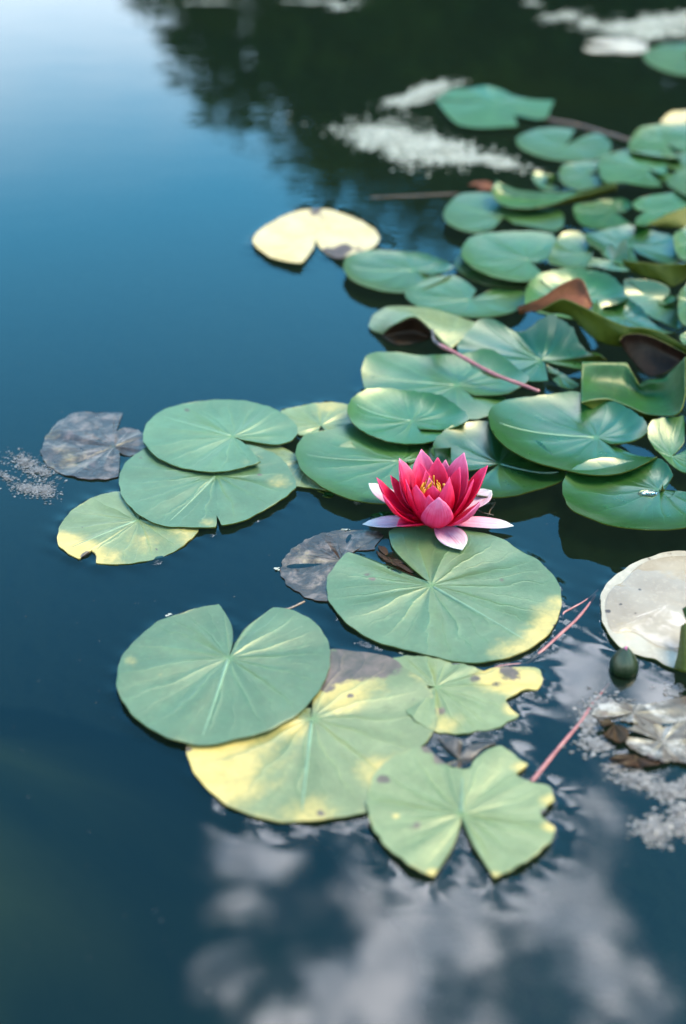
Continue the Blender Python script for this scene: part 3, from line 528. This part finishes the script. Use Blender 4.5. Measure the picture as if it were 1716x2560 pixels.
# ------------------------------------------------------------------ flower
def petal_mat(name, deep, mid, tip, stripe, transl=.35):
    m, t, o = new_mat(name); P = t.new('ShaderNodeNewGeometry').outputs['Position']
    vr, vu = t.attr('vr'), t.attr('vu')
    n = t.noise(P, 130.0, 3.0); oi = t.new('ShaderNodeObjectInfo').outputs['Random']
    st = t.noise(t.new('ShaderNodeCombineXYZ', X=t.m('MULTIPLY', vu, 16.0), Y=t.m('MULTIPLY', vr, 1.5), Z=t.m('MULTIPLY', oi, 20.0)).outputs[0], 1.0, 3.0, .6)
    c = t.mix(t.mr(vr, .15, .65), deep, mid); c = t.mix(t.mr(t.m('ADD', vr, t.m('MULTIPLY', t.m('SUBTRACT', n, .5), .3)), .62, 1.02), c, tip)
    c = t.mix(t.m('MULTIPLY', t.m('MULTIPLY', t.mr(st, .45, .7), t.mr(vr, 1.0, .7)), stripe), c, deep)
    bp = t.new('ShaderNodeBump', Strength=.35, Distance=.0006, Height=st).outputs[0]
    b = t.new('ShaderNodeBsdfPrincipled', Base_Color=c, Roughness=.42, Normal=bp); b.inputs['Specular IOR Level'].default_value = .1
    tr = t.new('ShaderNodeBsdfTranslucent', Color=c)
    t.l.new(t.new('ShaderNodeMixShader', Fac=transl, i1=b.outputs[0], i2=tr.outputs[0]).outputs[0], o.inputs[0]); return m
M['petal'] = petal_mat('petal_crimson', (.52, .001, .011), (.63, .006, .038), (.66, .06, .15), .5)
M['petalp'] = petal_mat('petal_pink', (.58, .006, .040), (.64, .045, .13), (.66, .19, .30), .55)
M['sepal'] = petal_mat('sepal_blush_white', (.40, .07, .13), (.42, .28, .31), (.43, .41, .36), .8, .25)
M['sepalback'] = stalk_mat('sepal_back_green', (.05, .08, .015), (.08, .10, .025))
FC = at(*src('G', 745, 800), .006)
flower = bpy.data.objects.new('water_lily_flower', None); COL.objects.link(flower); flower.location = FC; flower.empty_display_size = .03
tag(flower, 'open crimson water lily flower with yellow stamens and pale outer petals', 'flower')
PT = np.array((0, .2, .45, .6, .75, .88, .96, 1.0)); PW = np.array((.34, .62, .95, 1.0, .86, .55, .26, .02))
def petal(tip, wpx, mat='petal', dy=None, z=None, bow=.5, cup=.35, base=.006, name='petal', twist=0.0, dip=0.0, side=None, baseoff=None, back=None):
    W = wpx * .0000947 * .5 * (1.48 if name == 'petal' else 1.06)
    sx, sy = src('G', *tip)
    T = at_y(sx, sy, FC[1] + dy / 1000) if dy is not None else at(sx, sy, z / 1000)
    h = T - FC; h[2] = 0; hl = np.linalg.norm(h); rad = h / (hl + 1e-9)
    if side is not None: rad = np.array((math.cos(R(side)), math.sin(R(side)), 0))
    B = FC + rad * base + (np.array(baseoff) / 1000 if baseoff else 0)
    dz = T[2] - B[2]
    Ct = B + rad * max(hl - base, .004) * (.5 + .42 * bow) + np.array((0, 0, dz * (.5 - .36 * bow))) + np.array((0, 0, -dip / 1000))
    nt, ns = 22, 11; t = np.linspace(0, 1, nt)[:, None]
    Cv = (1 - t) ** 2 * B + 2 * t * (1 - t) * Ct + t ** 2 * T
    Tn = np.gradient(Cv, axis=0); Tn /= np.linalg.norm(Tn, axis=1)[:, None]
    S = np.cross(rad, (0, 0, 1.0)); S /= np.linalg.norm(S)
    wv = np.interp(t[:, 0], np.linspace(0, 1, 60), np.convolve(np.pad(np.interp(np.linspace(0, 1, 60), PT, PW), 4, mode='edge'), np.ones(9) / 9, 'valid')); wv[-1] = .01; wv[-2] *= .8
    V, vu, vr = [], [], []
    for i in range(nt):
        N = np.cross(Tn[i], S); 
        if N[2] * (1 if dz < hl else 0) - N @ rad * (1 if dz >= hl else 0) < 0: N = -N
        S2 = S * math.cos(twist * t[i, 0]) + N * math.sin(twist * t[i, 0])
        for s in np.linspace(-1, 1, ns):
            V.append(Cv[i] + S2 * s * W * wv[i] + N * cup * W * wv[i] * (s * s - .15 * (1 - abs(s)) * 0) + N * W * .04 * math.sin(s * 9 + i * .5) * wv[i]); vu.append(s); vr.append(t[i, 0])
    mats = [M[mat]] + ([M[back]] if back else [])
    o = obj(name, np.array(V), grid_faces(nt, ns), mats, flower, True, dict(vu=vu, vr=vr))
    sm = o.modifiers.new('thickness', 'SOLIDIFY'); sm.thickness = .0006; sm.offset = 0
    sm.material_offset = 1 if back else 0; sm.material_offset_rim = 1 if back else 0
    return o
# outermost pale sepals lying on the water, then the rings of petals
petal((95, 822), 165, 'sepal', z=5, bow=.1, cup=.22, name='sepal', base=.004)
petal((1442, 836), 170, 'sepal', z=5, bow=.1, cup=.22, name='sepal', base=.004)
petal((985, 1050), 250, 'sepal', z=6, bow=.0, cup=.20, name='sepal', base=.004)
petal((150, 455), 190, 'sepal', dy=34, bow=.6, cup=.3, name='sepal')
petal((1245, 520), 230, 'sepal', dy=30, bow=.6, cup=.3, name='sepal')
petal((402, 838), 120, 'petal', z=12, bow=.2, cup=.7, base=.004)
petal((620, 155), 185, 'petalp', dy=34, bow=.75)
petal((835, 248), 120, 'petalp', dy=36, bow=.75)
petal((1000, 185), 190, 'petalp', dy=24, bow=.75)
petal((425, 235), 195, 'petalp', dy=18, bow=.8)
petal((275, 555), 150, 'petal', dy=-16, bow=.75)
petal((222, 405), 150, 'petal', dy=2, bow=.75)
petal((345, 385), 130, 'petal', dy=14, bow=.7)
petal((1210, 298), 200, 'petal', dy=2, bow=.6)
petal((1143, 622), 190, 'petalp', dy=-20, bow=.8)
petal((765, 228), 165, 'petal', dy=22, bow=.9)
petal((600, 262), 150, 'petal', dy=18, bow=.9)
petal((960, 312), 150, 'petal', dy=10, bow=.9)
petal((420, 255), 140, 'petal', dy=4, bow=.85)
petal((870, 400), 170, 'petal', dy=-6, bow=1.0, baseoff=(2, 0, 4))
petal((690, 405), 110, 'petalp', dy=12, bow=.9, base=.004)
petal((575, 470), 200, 'petal', dy=-14, bow=1.1)
petal((725, 475), 150, 'petal', dy=-12, bow=1.1, baseoff=(0, 3, 6))
petal((865, 425), 150, 'petal', dy=-13, bow=1.1)
petal((775, 580), 190, 'petalp', dy=-27, bow=1.15)
petal((480, 420), 150, 'petal', dy=-4, bow=.9)
petal((1085, 420), 150, 'petal', dy=-8, bow=.75)
petal((660, 340), 130, 'petal', dy=14, bow=1.0, base=.005)
petal((690, 560), 150, 'petal', dy=-20, bow=1.2)
def simple(name, base, rough=.5, bumpscale=200., transl=0):
    m, t, o = new_mat(name); P = t.new('ShaderNodeNewGeometry').outputs['Position']; n = t.noise(P, bumpscale, 3.0)
    c = t.mix(n, tuple(x * .7 for x in base), tuple(min(1, x * 1.25) for x in base))
    b = t.new('ShaderNodeBsdfPrincipled', Base_Color=c, Roughness=rough)
    if transl:
        tr = t.new('ShaderNodeBsdfTranslucent', Color=c); t.l.new(t.new('ShaderNodeMixShader', Fac=transl, i1=b.outputs[0], i2=tr.outputs[0]).outputs[0], o.inputs[0])
    else: t.l.new(b.outputs[0], o.inputs[0])
    return m
M['stamen'] = simple('stamen_yellow', (.45, .21, .012), .5)
for i in range(34):                              # stamens in two whorls, bent towards the axis
    inner = i >= 20; a = 2 * math.pi * (i / 20 if not inner else (i - 20) / 14) + random.uniform(-.12, .12)
    r0 = .006 if not inner else .004; r1 = (.0125 if not inner else .0075) * random.uniform(.85, 1.1); zt = .0345 * random.uniform(.9, 1.06) - (.002 if inner else 0)
    cx, cy = FC[0] - .0025, FC[1] + .004
    u = np.array((math.cos(a), math.sin(a))); pth = []
    for t_ in np.linspace(0, 1, 9):
        rr_ = r0 + (r1 - r0) * (1 - (1 - t_) ** 2) - .003 * max(0, t_ - .65) / .35
        pth.append((cx + u[0] * rr_, cy + u[1] * rr_, FC[2] + .012 + (zt - .012) * t_))
    v, f, tt = tube(pth, np.array((.0006, .0007, .0008, .0009, .001, .00105, .001, .0008, .0004)), 6)
    obj('stamen', v, f, M['stamen'], flower)
v, f, tt = tube([(FC[0], FC[1], .0), (FC[0], FC[1], .006), (FC[0], FC[1] + .002, .014), (FC[0], FC[1] + .003, .020)], np.array((.006, .0075, .0085, .007)), 14)
obj('receptacle', v, f, M['petal'], flower, True, dict(vu=np.zeros(len(v)), vr=np.zeros(len(v))))

# ------------------------------------------------------------------ flower bud
BC = at(*src('M', 712, 1030), 0.0)
bud = bpy.data.objects.new('lily_bud', None); COL.objects.link(bud); bud.location = BC; bud.empty_display_size = .02
tag(bud, 'closed dark green lily bud with a pink tip standing in the water', 'flower bud')
M['bud'] = leaf_mat('bud_green', (.004, .010, .002), (.008, .016, .003), rough=.3, spec=.5, veins=.3, specks=.2, transl=.05)
BH = .0205
def budr(t): return .0096 * math.sin(math.pi * (.30 + .70 * t) ** .95) ** .95 if t < 1 else 0.0002
for k in range(4):
    a0 = k * math.pi / 2 + .75; V = []; F = []; nt, ns = 16, 11; vu = []; vr = []
    for i in range(nt):
        t_ = i / (nt - 1); r_ = budr(min(t_, .985)); wd_ = (.86 if t_ < .86 else .86 * (1 - ((t_ - .86) / .14) ** 2 * .6)) + .03
        for s in np.linspace(-1, 1, ns):
            a = a0 + s * wd_; rr_ = r_ * (1 + .07 * (1 - s * s)) + .0003 * (k % 2)
            V.append((BC[0] + rr_ * math.cos(a), BC[1] + rr_ * math.sin(a), -.004 + (BH + .004) * t_)); vu.append(s); vr.append(.3 + .5 * t_)
    obj('sepal', np.array(V), grid_faces(nt, ns), M['bud'], bud, True, dict(vu=vu, vr=vr, yel=np.zeros(len(V)), brn=np.zeros(len(V))))
pth = [(BC[0], BC[1], -.004 + (BH + .004) * t_) for t_ in np.linspace(0, 1.015, 16)]
v, f, tt = tube(pth, np.array([budr(min(i / 15, .99)) * .90 for i in range(16)]), 14)
obj('petal_tip', v, f, M['petalp'], bud, True, dict(vu=np.zeros(len(v)), vr=tt))

# ------------------------------------------------------------------ droplet, film of water on the bleached pad
m, t, o_ = new_mat('water_film'); fr = t.new('ShaderNodeFresnel', IOR=1.33).outputs[0]
t.l.new(t.new('ShaderNodeMixShader', Fac=fr, i1=t.new('ShaderNodeBsdfTransparent').outputs[0], i2=t.new('ShaderNodeBsdfGlossy', Roughness=.03).outputs[0]).outputs[0], o_.inputs[0]); M['film'] = m
def blob(name, k, x, y, rx, ry, h, z0, mat, label=None, cat=None, group=None, parent=None):
    c = at(*src(k, x, y), z0); V = []; nt, ns = 8, 22
    for i in range(nt):
        e = i / (nt - 1) * math.pi / 2
        for j in range(ns):
            a = 2 * math.pi * j / ns; q_ = 1 + .10 * math.sin(2 * a + 1) + .06 * math.sin(3 * a)
            V.append(c + np.array((rx * q_ * math.cos(e) * math.cos(a), ry * q_ * math.cos(e) * math.sin(a), h * math.sin(e))))
    F = grid_faces(nt, ns, wrap=True); F.append(tuple(range(ns))[::-1])
    o = obj(name, np.array(V), F, mat, parent); return tag(o, label, cat, group) if parent is None else o
m, t, o_ = new_mat('droplet_water'); g = t.new('ShaderNodeBsdfPrincipled', Base_Color=c3(.9, 1, .93), Roughness=.02, IOR=1.33); g.inputs['Transmission Weight'].default_value = 1
t.l.new(g.outputs[0], o_.inputs[0]); M['drop'] = m
blob('water_droplet', 'C', 1393, 612, .0080, .0045, .0032, .0110, M['drop'], 'flat clear water droplet on the lifted glossy pad at right', 'droplet')
fo = parse('M 575,560 590,480 640,420 700,400 790,300 880,245 1000,215 1120,205 1300,220 1480,300 1600,430 1560,620 1420,800 1280,920 1100,895 1000,870 900,825 820,770 740,748 650,770 600,730 575,640')
S = spline(np.array([at(a, b, .0032) for a, b, _, _ in fo] + [at(*fo[0][:2], .0032)]), 90)[:-1]
V = np.vstack([S, [S.mean(0) + (0, 0, .0006)], ]); inner = S.mean(0) + (S - S.mean(0)) * .95; inner[:, 2] += .0006
V = np.vstack([S, inner, [inner.mean(0)]]); n_ = len(S)
F = [(j, (j + 1) % n_, n_ + (j + 1) % n_, n_ + j)[::-1] for j in range(n_)] + [(n_ + j, n_ + (j + 1) % n_, 2 * n_)[::-1] for j in range(n_)]
tag(obj('water_film', V, F, M['film']), 'thin film of water lying on the bleached pad', 'water film')

# ------------------------------------------------------------------ scum and floating algae
def algae_mat(name, a, b):
    m, t, o = new_mat(name); oi = t.new('ShaderNodeNewGeometry'); n = t.noise(oi.outputs['Position'], 120.0, 3.0)
    c = t.mix(t.mr(t.m('ADD', t.m('MULTIPLY', oi.outputs['Random Per Island'], .6), t.m('MULTIPLY', n, .5)), .2, .9), a, b)
    t.l.new(t.new('ShaderNodeBsdfPrincipled', Base_Color=c, Roughness=.55).outputs[0], o.inputs[0]); return m
M['algae'] = algae_mat('algae_bleached', (.08, .08, .045), (.26, .245, .19)); M['scum'] = algae_mat('scum_grey', (.026, .021, .017), (.10, .088, .078))
def mat_of_flakes(label, shapes, n, size, mat, name='algae_mat', lift=.0012, cat='algae'):
    """many small wet flakes spread inside the traced blots; each blot: (region,x,y,rx,ry,tilt)"""
    V, F = [], []; tot = sum(s[3] * s[4] for s in shapes)
    for k, x, y, rx, ry, tl in shapes:
        for i in range(int(n * rx * ry / tot)):
            rr_ = abs(random.gauss(0, .52)); a = random.uniform(0, 6.283)
            lobes = 1 + .22 * math.sin(3 * a + x) + .15 * math.sin(7 * a + y); rr_ *= lobes
            dx, dy = rr_ * rx * math.cos(a), rr_ * ry * math.sin(a)
            X, Y = src(k, x + dx * math.cos(tl) - dy * math.sin(tl), y + dx * math.sin(tl) + dy * math.cos(tl))
            c = at(X, Y, .0003 + abs(random.gauss(0, lift)) * max(0, 1 - rr_)); s = size * random.uniform(.35, 1.3); b = len(V); m_ = random.randint(4, 6); ph = random.uniform(0, 6)
            tx, ty = random.gauss(0, .10), random.gauss(0, .10)
            for j in range(m_):
                an = ph + 6.283 * j / m_; q_ = s * random.uniform(.5, 1.2); px_, py_ = q_ * math.cos(an), q_ * math.sin(an) * random.uniform(.5, 1)
                V.append((c[0] + px_, c[1] + py_, c[2] + px_ * tx + py_ * ty))
            F.append(tuple(range(b, b + m_)))
    return tag(obj(name, V, F, mat, None, False), label, cat, None, 'stuff')
mat_of_flakes('long pale algae mat floating on dark water left of the thicket', [('A', 200, 640, 200, 75, .22), ('A', 430, 680, 190, 62, .22), ('A', 640, 735, 180, 26, .1)], 8500, .0032, M['algae'])
mat_of_flakes('small slanting pale algae strip behind the star-shaped pad', [('A', 330, 440, 140, 32, -.3), ('A', 430, 400, 80, 26, -.1)], 2600, .0032, M['algae'])
mat_of_flakes('broad whitish algae mat at the upper right corner', [('A', 1330, 130, 180, 45, 0), ('A', 1530, 105, 180, 52, -.1), ('A', 1125, 105, 45, 20, 0)], 5500, .0045, M['algae'])
mat_of_flakes('wispy algae streaks on the far water at the top', [('P', 1150, 5, 160, 9, 0), ('P', 1220, 25, 60, 12, 0), ('P', 740, 10, 130, 5, 0), ('A', 860, 12, 40, 16, 0), ('A', 1010, 75, 110, 26, -.1)], 900, .004, M['algae'])
mat_of_flakes('ragged grey scum below the rotting pad at far left', [('D', 110, 390, 80, 45, .2), ('D', 180, 430, 110, 40, .1), ('D', 120, 510, 90, 36, .2), ('D', 200, 520, 80, 50, 0), ('D', 30, 460, 50, 24, .5)], 2400, .0011, M['scum'], 'scum', .0006, 'scum')
mat_of_flakes('grey scum cloud round the dead leaves at lower right', [('M', 560, 1300, 170, 110, -.4), ('M', 450, 1440, 90, 110, .3), ('M', 520, 1590, 160, 70, 0), ('M', 660, 1750, 120, 40, .2), ('M', 1090, 1180, 90, 60, 0), ('M', 930, 1350, 220, 60, 0)], 1500, .0018, M['scum'], 'scum', .0005, 'scum')
mat_of_flakes('upper pale algae clump below the dead leaf at the right edge', [('M', 830, 1850, 160, 65, .35), ('M', 1040, 1920, 150, 75, .2), ('M', 1200, 1880, 120, 90, 0)], 2600, .0016, M['scum'], 'scum', .0008, 'scum')
mat_of_flakes('lower pale algae clump near the right edge', [('M', 930, 2210, 130, 95, .5), ('M', 1150, 2160, 110, 110, 0), ('M', 1110, 2060, 60, 50, 0)], 1900, .0016, M['scum'], 'scum', .0008, 'scum')
mat_of_flakes('tiny white specks of foam along the pad edges', [('N', 130, 480, 30, 22, 0), ('L', 550, 715, 40, 26, 0), ('F', 925, 1455, 16, 16, 0), ('F', 1005, 325, 10, 20, 0), ('F', 265, 572, 30, 12, 0), ('E', 325, 180, 18, 10, 0), ('G', 1210, 620, 60, 30, .3), ('N', 800, 95, 30, 14, 0)], 110, .0014, M['algae'], 'foam_specks', .0006, 'foam')
stem('twig', 'G 1100,690,2 1180,720,2.5 1260,745,1', .0006, .0004, M['darkstalk'], 'thin broken twig right of the flower', 'twig', None)
stem('twig', 'G 1275,630,4 1240,690,2 1210,745,1', .0006, .0005, M['stalkbrown'], 'pale twig leaning by the white right sepal of the flower', 'twig', None)

# ------------------------------------------------------------------ pond
def water_mat():
    m, t, o = new_mat('pond_water'); P = t.new('ShaderNodeNewGeometry').outputs['Position']
    sc = t.vm('MULTIPLY', P, (1.0, 1.6, 1.0))
    n1 = t.noise(sc, 7.0, 3.0, .5); n2 = t.noise(sc, 34.0, 2.0, .5)
    far = t.mr(t.new('ShaderNodeSeparateXYZ', Vector=P).outputs[1], 1.2, 2.6, .25, 1.0)
    h = t.m('ADD', t.m('MULTIPLY', n1, 1.0), t.m('MULTIPLY', n2, .12))
    bp = t.new('ShaderNodeBump', Strength=t.m('MULTIPLY', far, .014), Distance=.02, Height=h).outputs[0]
    fr = t.new('ShaderNodeFresnel', IOR=1.333, Normal=bp).outputs[0]
    gl = t.new('ShaderNodeBsdfGlossy', Roughness=.015, Normal=bp)
    mk = t.noise(P, 1.3, 4.0, .6)
    murk = t.new('ShaderNodeBsdfDiffuse', Color=t.mix(t.mr(mk, .40, .68), (.0014, .0036, .0018), (.0028, .0048, .0010)))
    body = t.new('ShaderNodeMixShader', Fac=.50, i1=murk.outputs[0], i2=t.new('ShaderNodeBsdfTransparent', Color=c3(.55, .75, .7)).outputs[0])
    t.l.new(t.new('ShaderNodeMixShader', Fac=fr, i1=body.outputs[0], i2=gl.outputs[0]).outputs[0], o.inputs[0]); return m
fx, fy = (-.42, .50), (.46, 1.62); st_ = .0028
def axis(a, b, lo, hi):
    mid = np.arange(a, b, st_); L = [a]; s = st_
    while L[-1] > lo: s *= 1.25; L.append(L[-1] - s)
    Rr = [mid[-1]]; s = st_
    while Rr[-1] < hi: s *= 1.25; Rr.append(Rr[-1] + s)
    return np.r_[np.array(L[1:])[::-1], mid, np.array(Rr[1:])]
X = axis(fx[0], fx[1], -16, 14); Y = axis(fy[0], fy[1], -3, 24)
GX, GY = np.meshgrid(X, Y); H = np.zeros_like(GX)
for S, c in PADS:                                   # the water climbs a little where it touches a floating rim
    if c[1] > 1.7: continue
    low = S[S[:, 2] < .0075]
    if len(low) < 4: continue
    x0, x1, y0, y1 = low[:, 0].min() - .02, low[:, 0].max() + .02, low[:, 1].min() - .02, low[:, 1].max() + .02
    ix = np.where((X > x0) & (X < x1))[0]; iy = np.where((Y > y0) & (Y < y1))[0]
    if len(ix) == 0 or len(iy) == 0: continue
    sx, sy = GX[np.ix_(iy, ix)], GY[np.ix_(iy, ix)]; q_ = low[::2, :2]
    d = np.sqrt(((sx[..., None] - q_[:, 0]) ** 2 + (sy[..., None] - q_[:, 1]) ** 2).min(-1))
    amp = .0015 * (.7 + .5 * np.sin(sx * 190 + sy * 120) * np.sin(sy * 170))
    H[np.ix_(iy, ix)] = np.maximum(H[np.ix_(iy, ix)], amp * np.exp(-d / .0058))
V = np.stack([GX, GY, H], -1).reshape(-1, 3); ny, nx = GX.shape
idx = np.arange(ny * nx).reshape(ny, nx)
Q = np.stack([idx[:-1, :-1], idx[:-1, 1:], idx[1:, 1:], idx[1:, :-1]], -1).reshape(-1, 4)
me = bpy.data.meshes.new('pond_water'); me.vertices.add(len(V)); me.vertices.foreach_set('co', V.ravel())
me.loops.add(Q.size); me.loops.foreach_set('vertex_index', Q.ravel().astype(np.int32))
me.polygons.add(len(Q)); me.polygons.foreach_set('loop_start', np.arange(0, Q.size, 4, dtype=np.int32))
me.polygons.foreach_set('use_smooth', np.ones(len(Q), bool)); me.update(); me.validate()
me.materials.append(water_mat()); wo = bpy.data.objects.new('pond_water', me); COL.objects.link(wo); wo['kind'] = 'structure'

# ground: one sheet to the horizon with the pond as a hollow in it
m, t, o_ = new_mat('bank_soil'); P = t.new('ShaderNodeNewGeometry').outputs['Position']; n = t.noise(P, .8, 6.0, .6); n2 = t.noise(P, 25.0, 4.0)
zz = t.new('ShaderNodeSeparateXYZ', Vector=P).outputs[2]
gc = t.mix(t.mr(n, .35, .65), (.030, .055, .012), (.07, .085, .025)); gc = t.mix(t.mr(zz, .12, -.05), gc, t.mix(n2, (.006, .009, .005), (.012, .014, .006)))
t.l.new(t.new('ShaderNodeBsdfPrincipled', Base_Color=gc, Roughness=.9, Normal=t.new('ShaderNodeBump', Strength=.6, Distance=.05, Height=n2).outputs[0]).outputs[0], o_.inputs[0]); M['soil'] = m
pc = np.array((0.3, 7.4)); V = [(pc[0], pc[1], -.7)]; F = []
rad = [1, 2.5, 4, 5.5, 6.5, 7.2, 7.7, 8.0, 8.3, 8.7, 9.5, 11, 14, 20, 35, 80, 200, 600, 1500]; na = 96
for i, r in enumerate(rad):
    for j in range(na):
        a = 2 * math.pi * j / na; rs = 8.0 * (1 + .04 * math.sin(3 * a + 1) + .03 * math.sin(5 * a))
        t_ = min(1, max(0, (r - rs + 2.2) / 3.0)); t_ = t_ * t_ * (3 - 2 * t_)
        z_ = -.7 + t_ * .95 + (.10 * math.sin(a * 7 + r) if 9 < r < 80 else 0)
        V.append((pc[0] + .84 * r * math.cos(a), pc[1] + 1.18 * r * math.sin(a), z_))
F = [(0, 1 + j, 1 + (j + 1) % na) for j in range(na)]
for i in range(len(rad) - 1):
    for j in range(na): a = 1 + i * na + j; b = 1 + i * na + (j + 1) % na; F.append((a, a + na, b + na, b))
g = obj('ground', V, F, M['soil']); g['kind'] = 'structure'

# shallow silt shelf by the near left shore, showing olive through the water
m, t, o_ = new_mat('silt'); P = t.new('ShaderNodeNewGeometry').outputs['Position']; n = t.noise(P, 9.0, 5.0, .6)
t.l.new(t.new('ShaderNodeBsdfDiffuse', Color=t.mix(t.mr(t.new('ShaderNodeSeparateXYZ', Vector=P).outputs[2], -.78, -.10), (.006, .009, .005), t.mix(t.mr(n, .3, .7), (.115, .105, .04), (.15, .135, .05)))).outputs[0], o_.inputs[0])  # silt colour darkens with depth, standing in for light the water absorbs
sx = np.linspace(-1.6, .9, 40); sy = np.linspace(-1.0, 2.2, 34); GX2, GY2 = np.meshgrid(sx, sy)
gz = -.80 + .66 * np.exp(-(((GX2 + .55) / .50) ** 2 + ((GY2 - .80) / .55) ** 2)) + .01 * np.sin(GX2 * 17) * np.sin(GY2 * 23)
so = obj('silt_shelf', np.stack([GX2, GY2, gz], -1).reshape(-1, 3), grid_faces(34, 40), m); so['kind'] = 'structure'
# dust and pollen specks drifting on the near water
pv, pf = [], []
for i in range(200):
    x_, y_ = src('Z', random.uniform(0, 1568), random.uniform(700, 2339)); c = at(x_, y_, .0004); s_ = random.uniform(.0002, .0004) * (2 if random.random() < .06 else 1); b_ = len(pv)
    for j in range(5): a_ = 6.283 * j / 5 + i; pv.append((c[0] + s_ * math.cos(a_) * random.uniform(.6, 1.3), c[1] + s_ * math.sin(a_) * random.uniform(.5, 1.2), c[2]))
    pf.append(tuple(range(b_, b_ + 5)))
tag(obj('pollen_specks', pv, pf, M['scum'], None, False), 'dust and pollen specks scattered on the open water', 'dust', None, 'stuff')

# ------------------------------------------------------------------ trees on the far and right banks (seen mirrored in the water)
M['bark'] = simple('bark', (.07, .05, .035), .9, 20.)
m, t, o_ = new_mat('tree_leaves'); rnd = t.new('ShaderNodeNewGeometry').outputs['Random Per Island']
lc = t.mix(rnd, (.012, .030, .006), (.030, .058, .010)); tb = t.new('ShaderNodeBsdfTranslucent', Color=lc)
t.l.new(t.new('ShaderNodeMixShader', Fac=.18, i1=t.new('ShaderNodeBsdfDiffuse', Color=lc).outputs[0], i2=tb.outputs[0]).outputs[0], o_.inputs[0]); M['leaves'] = m
def tree(x, y, lobes, trunk_h, label, nleaf=2200, leaf=.11, seed=1, loose=0.0):
    rg = np.random.default_rng(seed)
    root = bpy.data.objects.new('bank_tree', None); COL.objects.link(root); root.location = (x, y, .2)
    tag(root, label, 'tree', 'trees on the banks')
    VV, FF, k = [], [], 0
    paths = [([(x, y, .0), (x + .05, y, trunk_h * .5), (x - .05, y + .1, trunk_h)], (.26, .19, .13))]
    for lx, ly, lz, lr in lobes: paths.append(([(x - .05, y + .1, trunk_h * .8), ((x + x + lx) / 2, (2 * y + ly) / 2, (trunk_h + lz) / 2 + .2), (x + lx, y + ly, lz + lr * .5)], (.11, .07, .02)))
    for p_, r_ in paths:
        S = spline(np.array(p_, float), 12); v, f, _ = tube(S, np.interp(np.linspace(0, 1, 12), (0, .5, 1), r_), 8); VV.append(v); FF += [tuple(i + k for i in q_) for q_ in f]; k += len(v)
    obj('trunk', np.vstack(VV), FF, M['bark'], root)
    cs, sz = [], []
    for lx, ly, lz, lr in lobes:
        nsub = 26; sub = rg.normal(size=(nsub, 3)); sub /= np.linalg.norm(sub, axis=1)[:, None]; sub *= (rg.random(nsub) ** .5)[:, None] * lr * .82
        n_ = int(nleaf * (lr / 1.6) ** 2); pick = rg.integers(0, nsub, n_); u = rg.normal(size=(n_, 3)); u /= np.linalg.norm(u, axis=1)[:, None]
        pos = sub[pick] + u * (rg.random(n_) ** .6)[:, None] * lr * .34
        core = rg.normal(size=(n_ // 2, 3)); core /= np.linalg.norm(core, axis=1)[:, None]; core *= (rg.random(n_ // 2) ** .45)[:, None] * lr * .85
        if loose: pos = rg.normal(size=(n_, 3)) * lr * loose
        cs.append(np.vstack([pos, core * (1 - loose)]) + (x + lx, y + ly, lz))
    cs = np.vstack(cs); n_ = len(cs); A = rg.normal(size=(n_, 3)); A /= np.linalg.norm(A, axis=1)[:, None]; B = np.cross(A, rg.normal(size=(n_, 3))); B /= np.linalg.norm(B, axis=1)[:, None]
    L = leaf * rg.uniform(.6, 1.4, n_)[:, None]
    V = np.stack([cs - A * L, cs + B * L * .42, cs + A * L, cs - B * L * .42], 1).reshape(-1, 3) - (x, y, .2)
    me = bpy.data.meshes.new('crown'); me.vertices.add(len(V)); me.vertices.foreach_set('co', V.ravel())
    me.loops.add(4 * n_); me.loops.foreach_set('vertex_index', np.arange(4 * n_, dtype=np.int32)); me.polygons.add(n_); me.polygons.foreach_set('loop_start', np.arange(0, 4 * n_, 4, dtype=np.int32)); me.update(); me.validate()
    me.materials.append(M['leaves']); o = bpy.data.objects.new('crown', me); COL.objects.link(o); o.parent = root; return root
tree(1.6, 17.6, [(-2.85, -0.4, 2.47, 1.89), (-3.07, 0, 1.19, 1.62), (-1.97, -0.6, 3.85, 1.78), (-0.98, -0.2, 4.74, 1.62), (-0.1, 0, 5.23, 1.84), (-0.65, -1, 2.57, 2.38), (0.23, -1, 3.75, 2.16), (1.66, 0.2, 4.94, 1.84), (2.76, -0.3, 3.56, 1.94), (1.99, 0, 1.98, 1.94)], 2.8, 'leafy tree on the far bank mirrored as the dark shape at the top', seed=3)
tree(6.6, 16.4, [(-2.25, 0.0, 3.6, 2.43), (-1.25, 0.0, 6.45, 2.43), (0.75, 0.0, 7.8, 2.56), (2.25, 0.0, 4.8, 2.7), (0.25, -0.96, 3.6, 2.7)], 2.6, 'tree to the right of the mirrored far-bank tree', seed=4, nleaf=1800)
tree(10.5, 12.6, [(-2.0, 0.0, 3.9, 2.7), (0.0, 0.0, 6.9, 3.1), (2.0, 0.0, 4.5, 2.7), (0.0, -1.68, 3.3, 2.56)], 2.6, 'tree on the right bank behind the thicket of pads', seed=5, nleaf=1500, leaf=.13)
tree(9.6, 7.0, [(-1.5, 0.0, 3.45, 2.43), (0.5, 0.0, 6.6, 2.97), (0.25, 1.68, 4.5, 2.7), (0.25, -1.8, 4.2, 2.56)], 2.4, 'tree on the right bank nearest the camera', seed=6, nleaf=1500, leaf=.13)
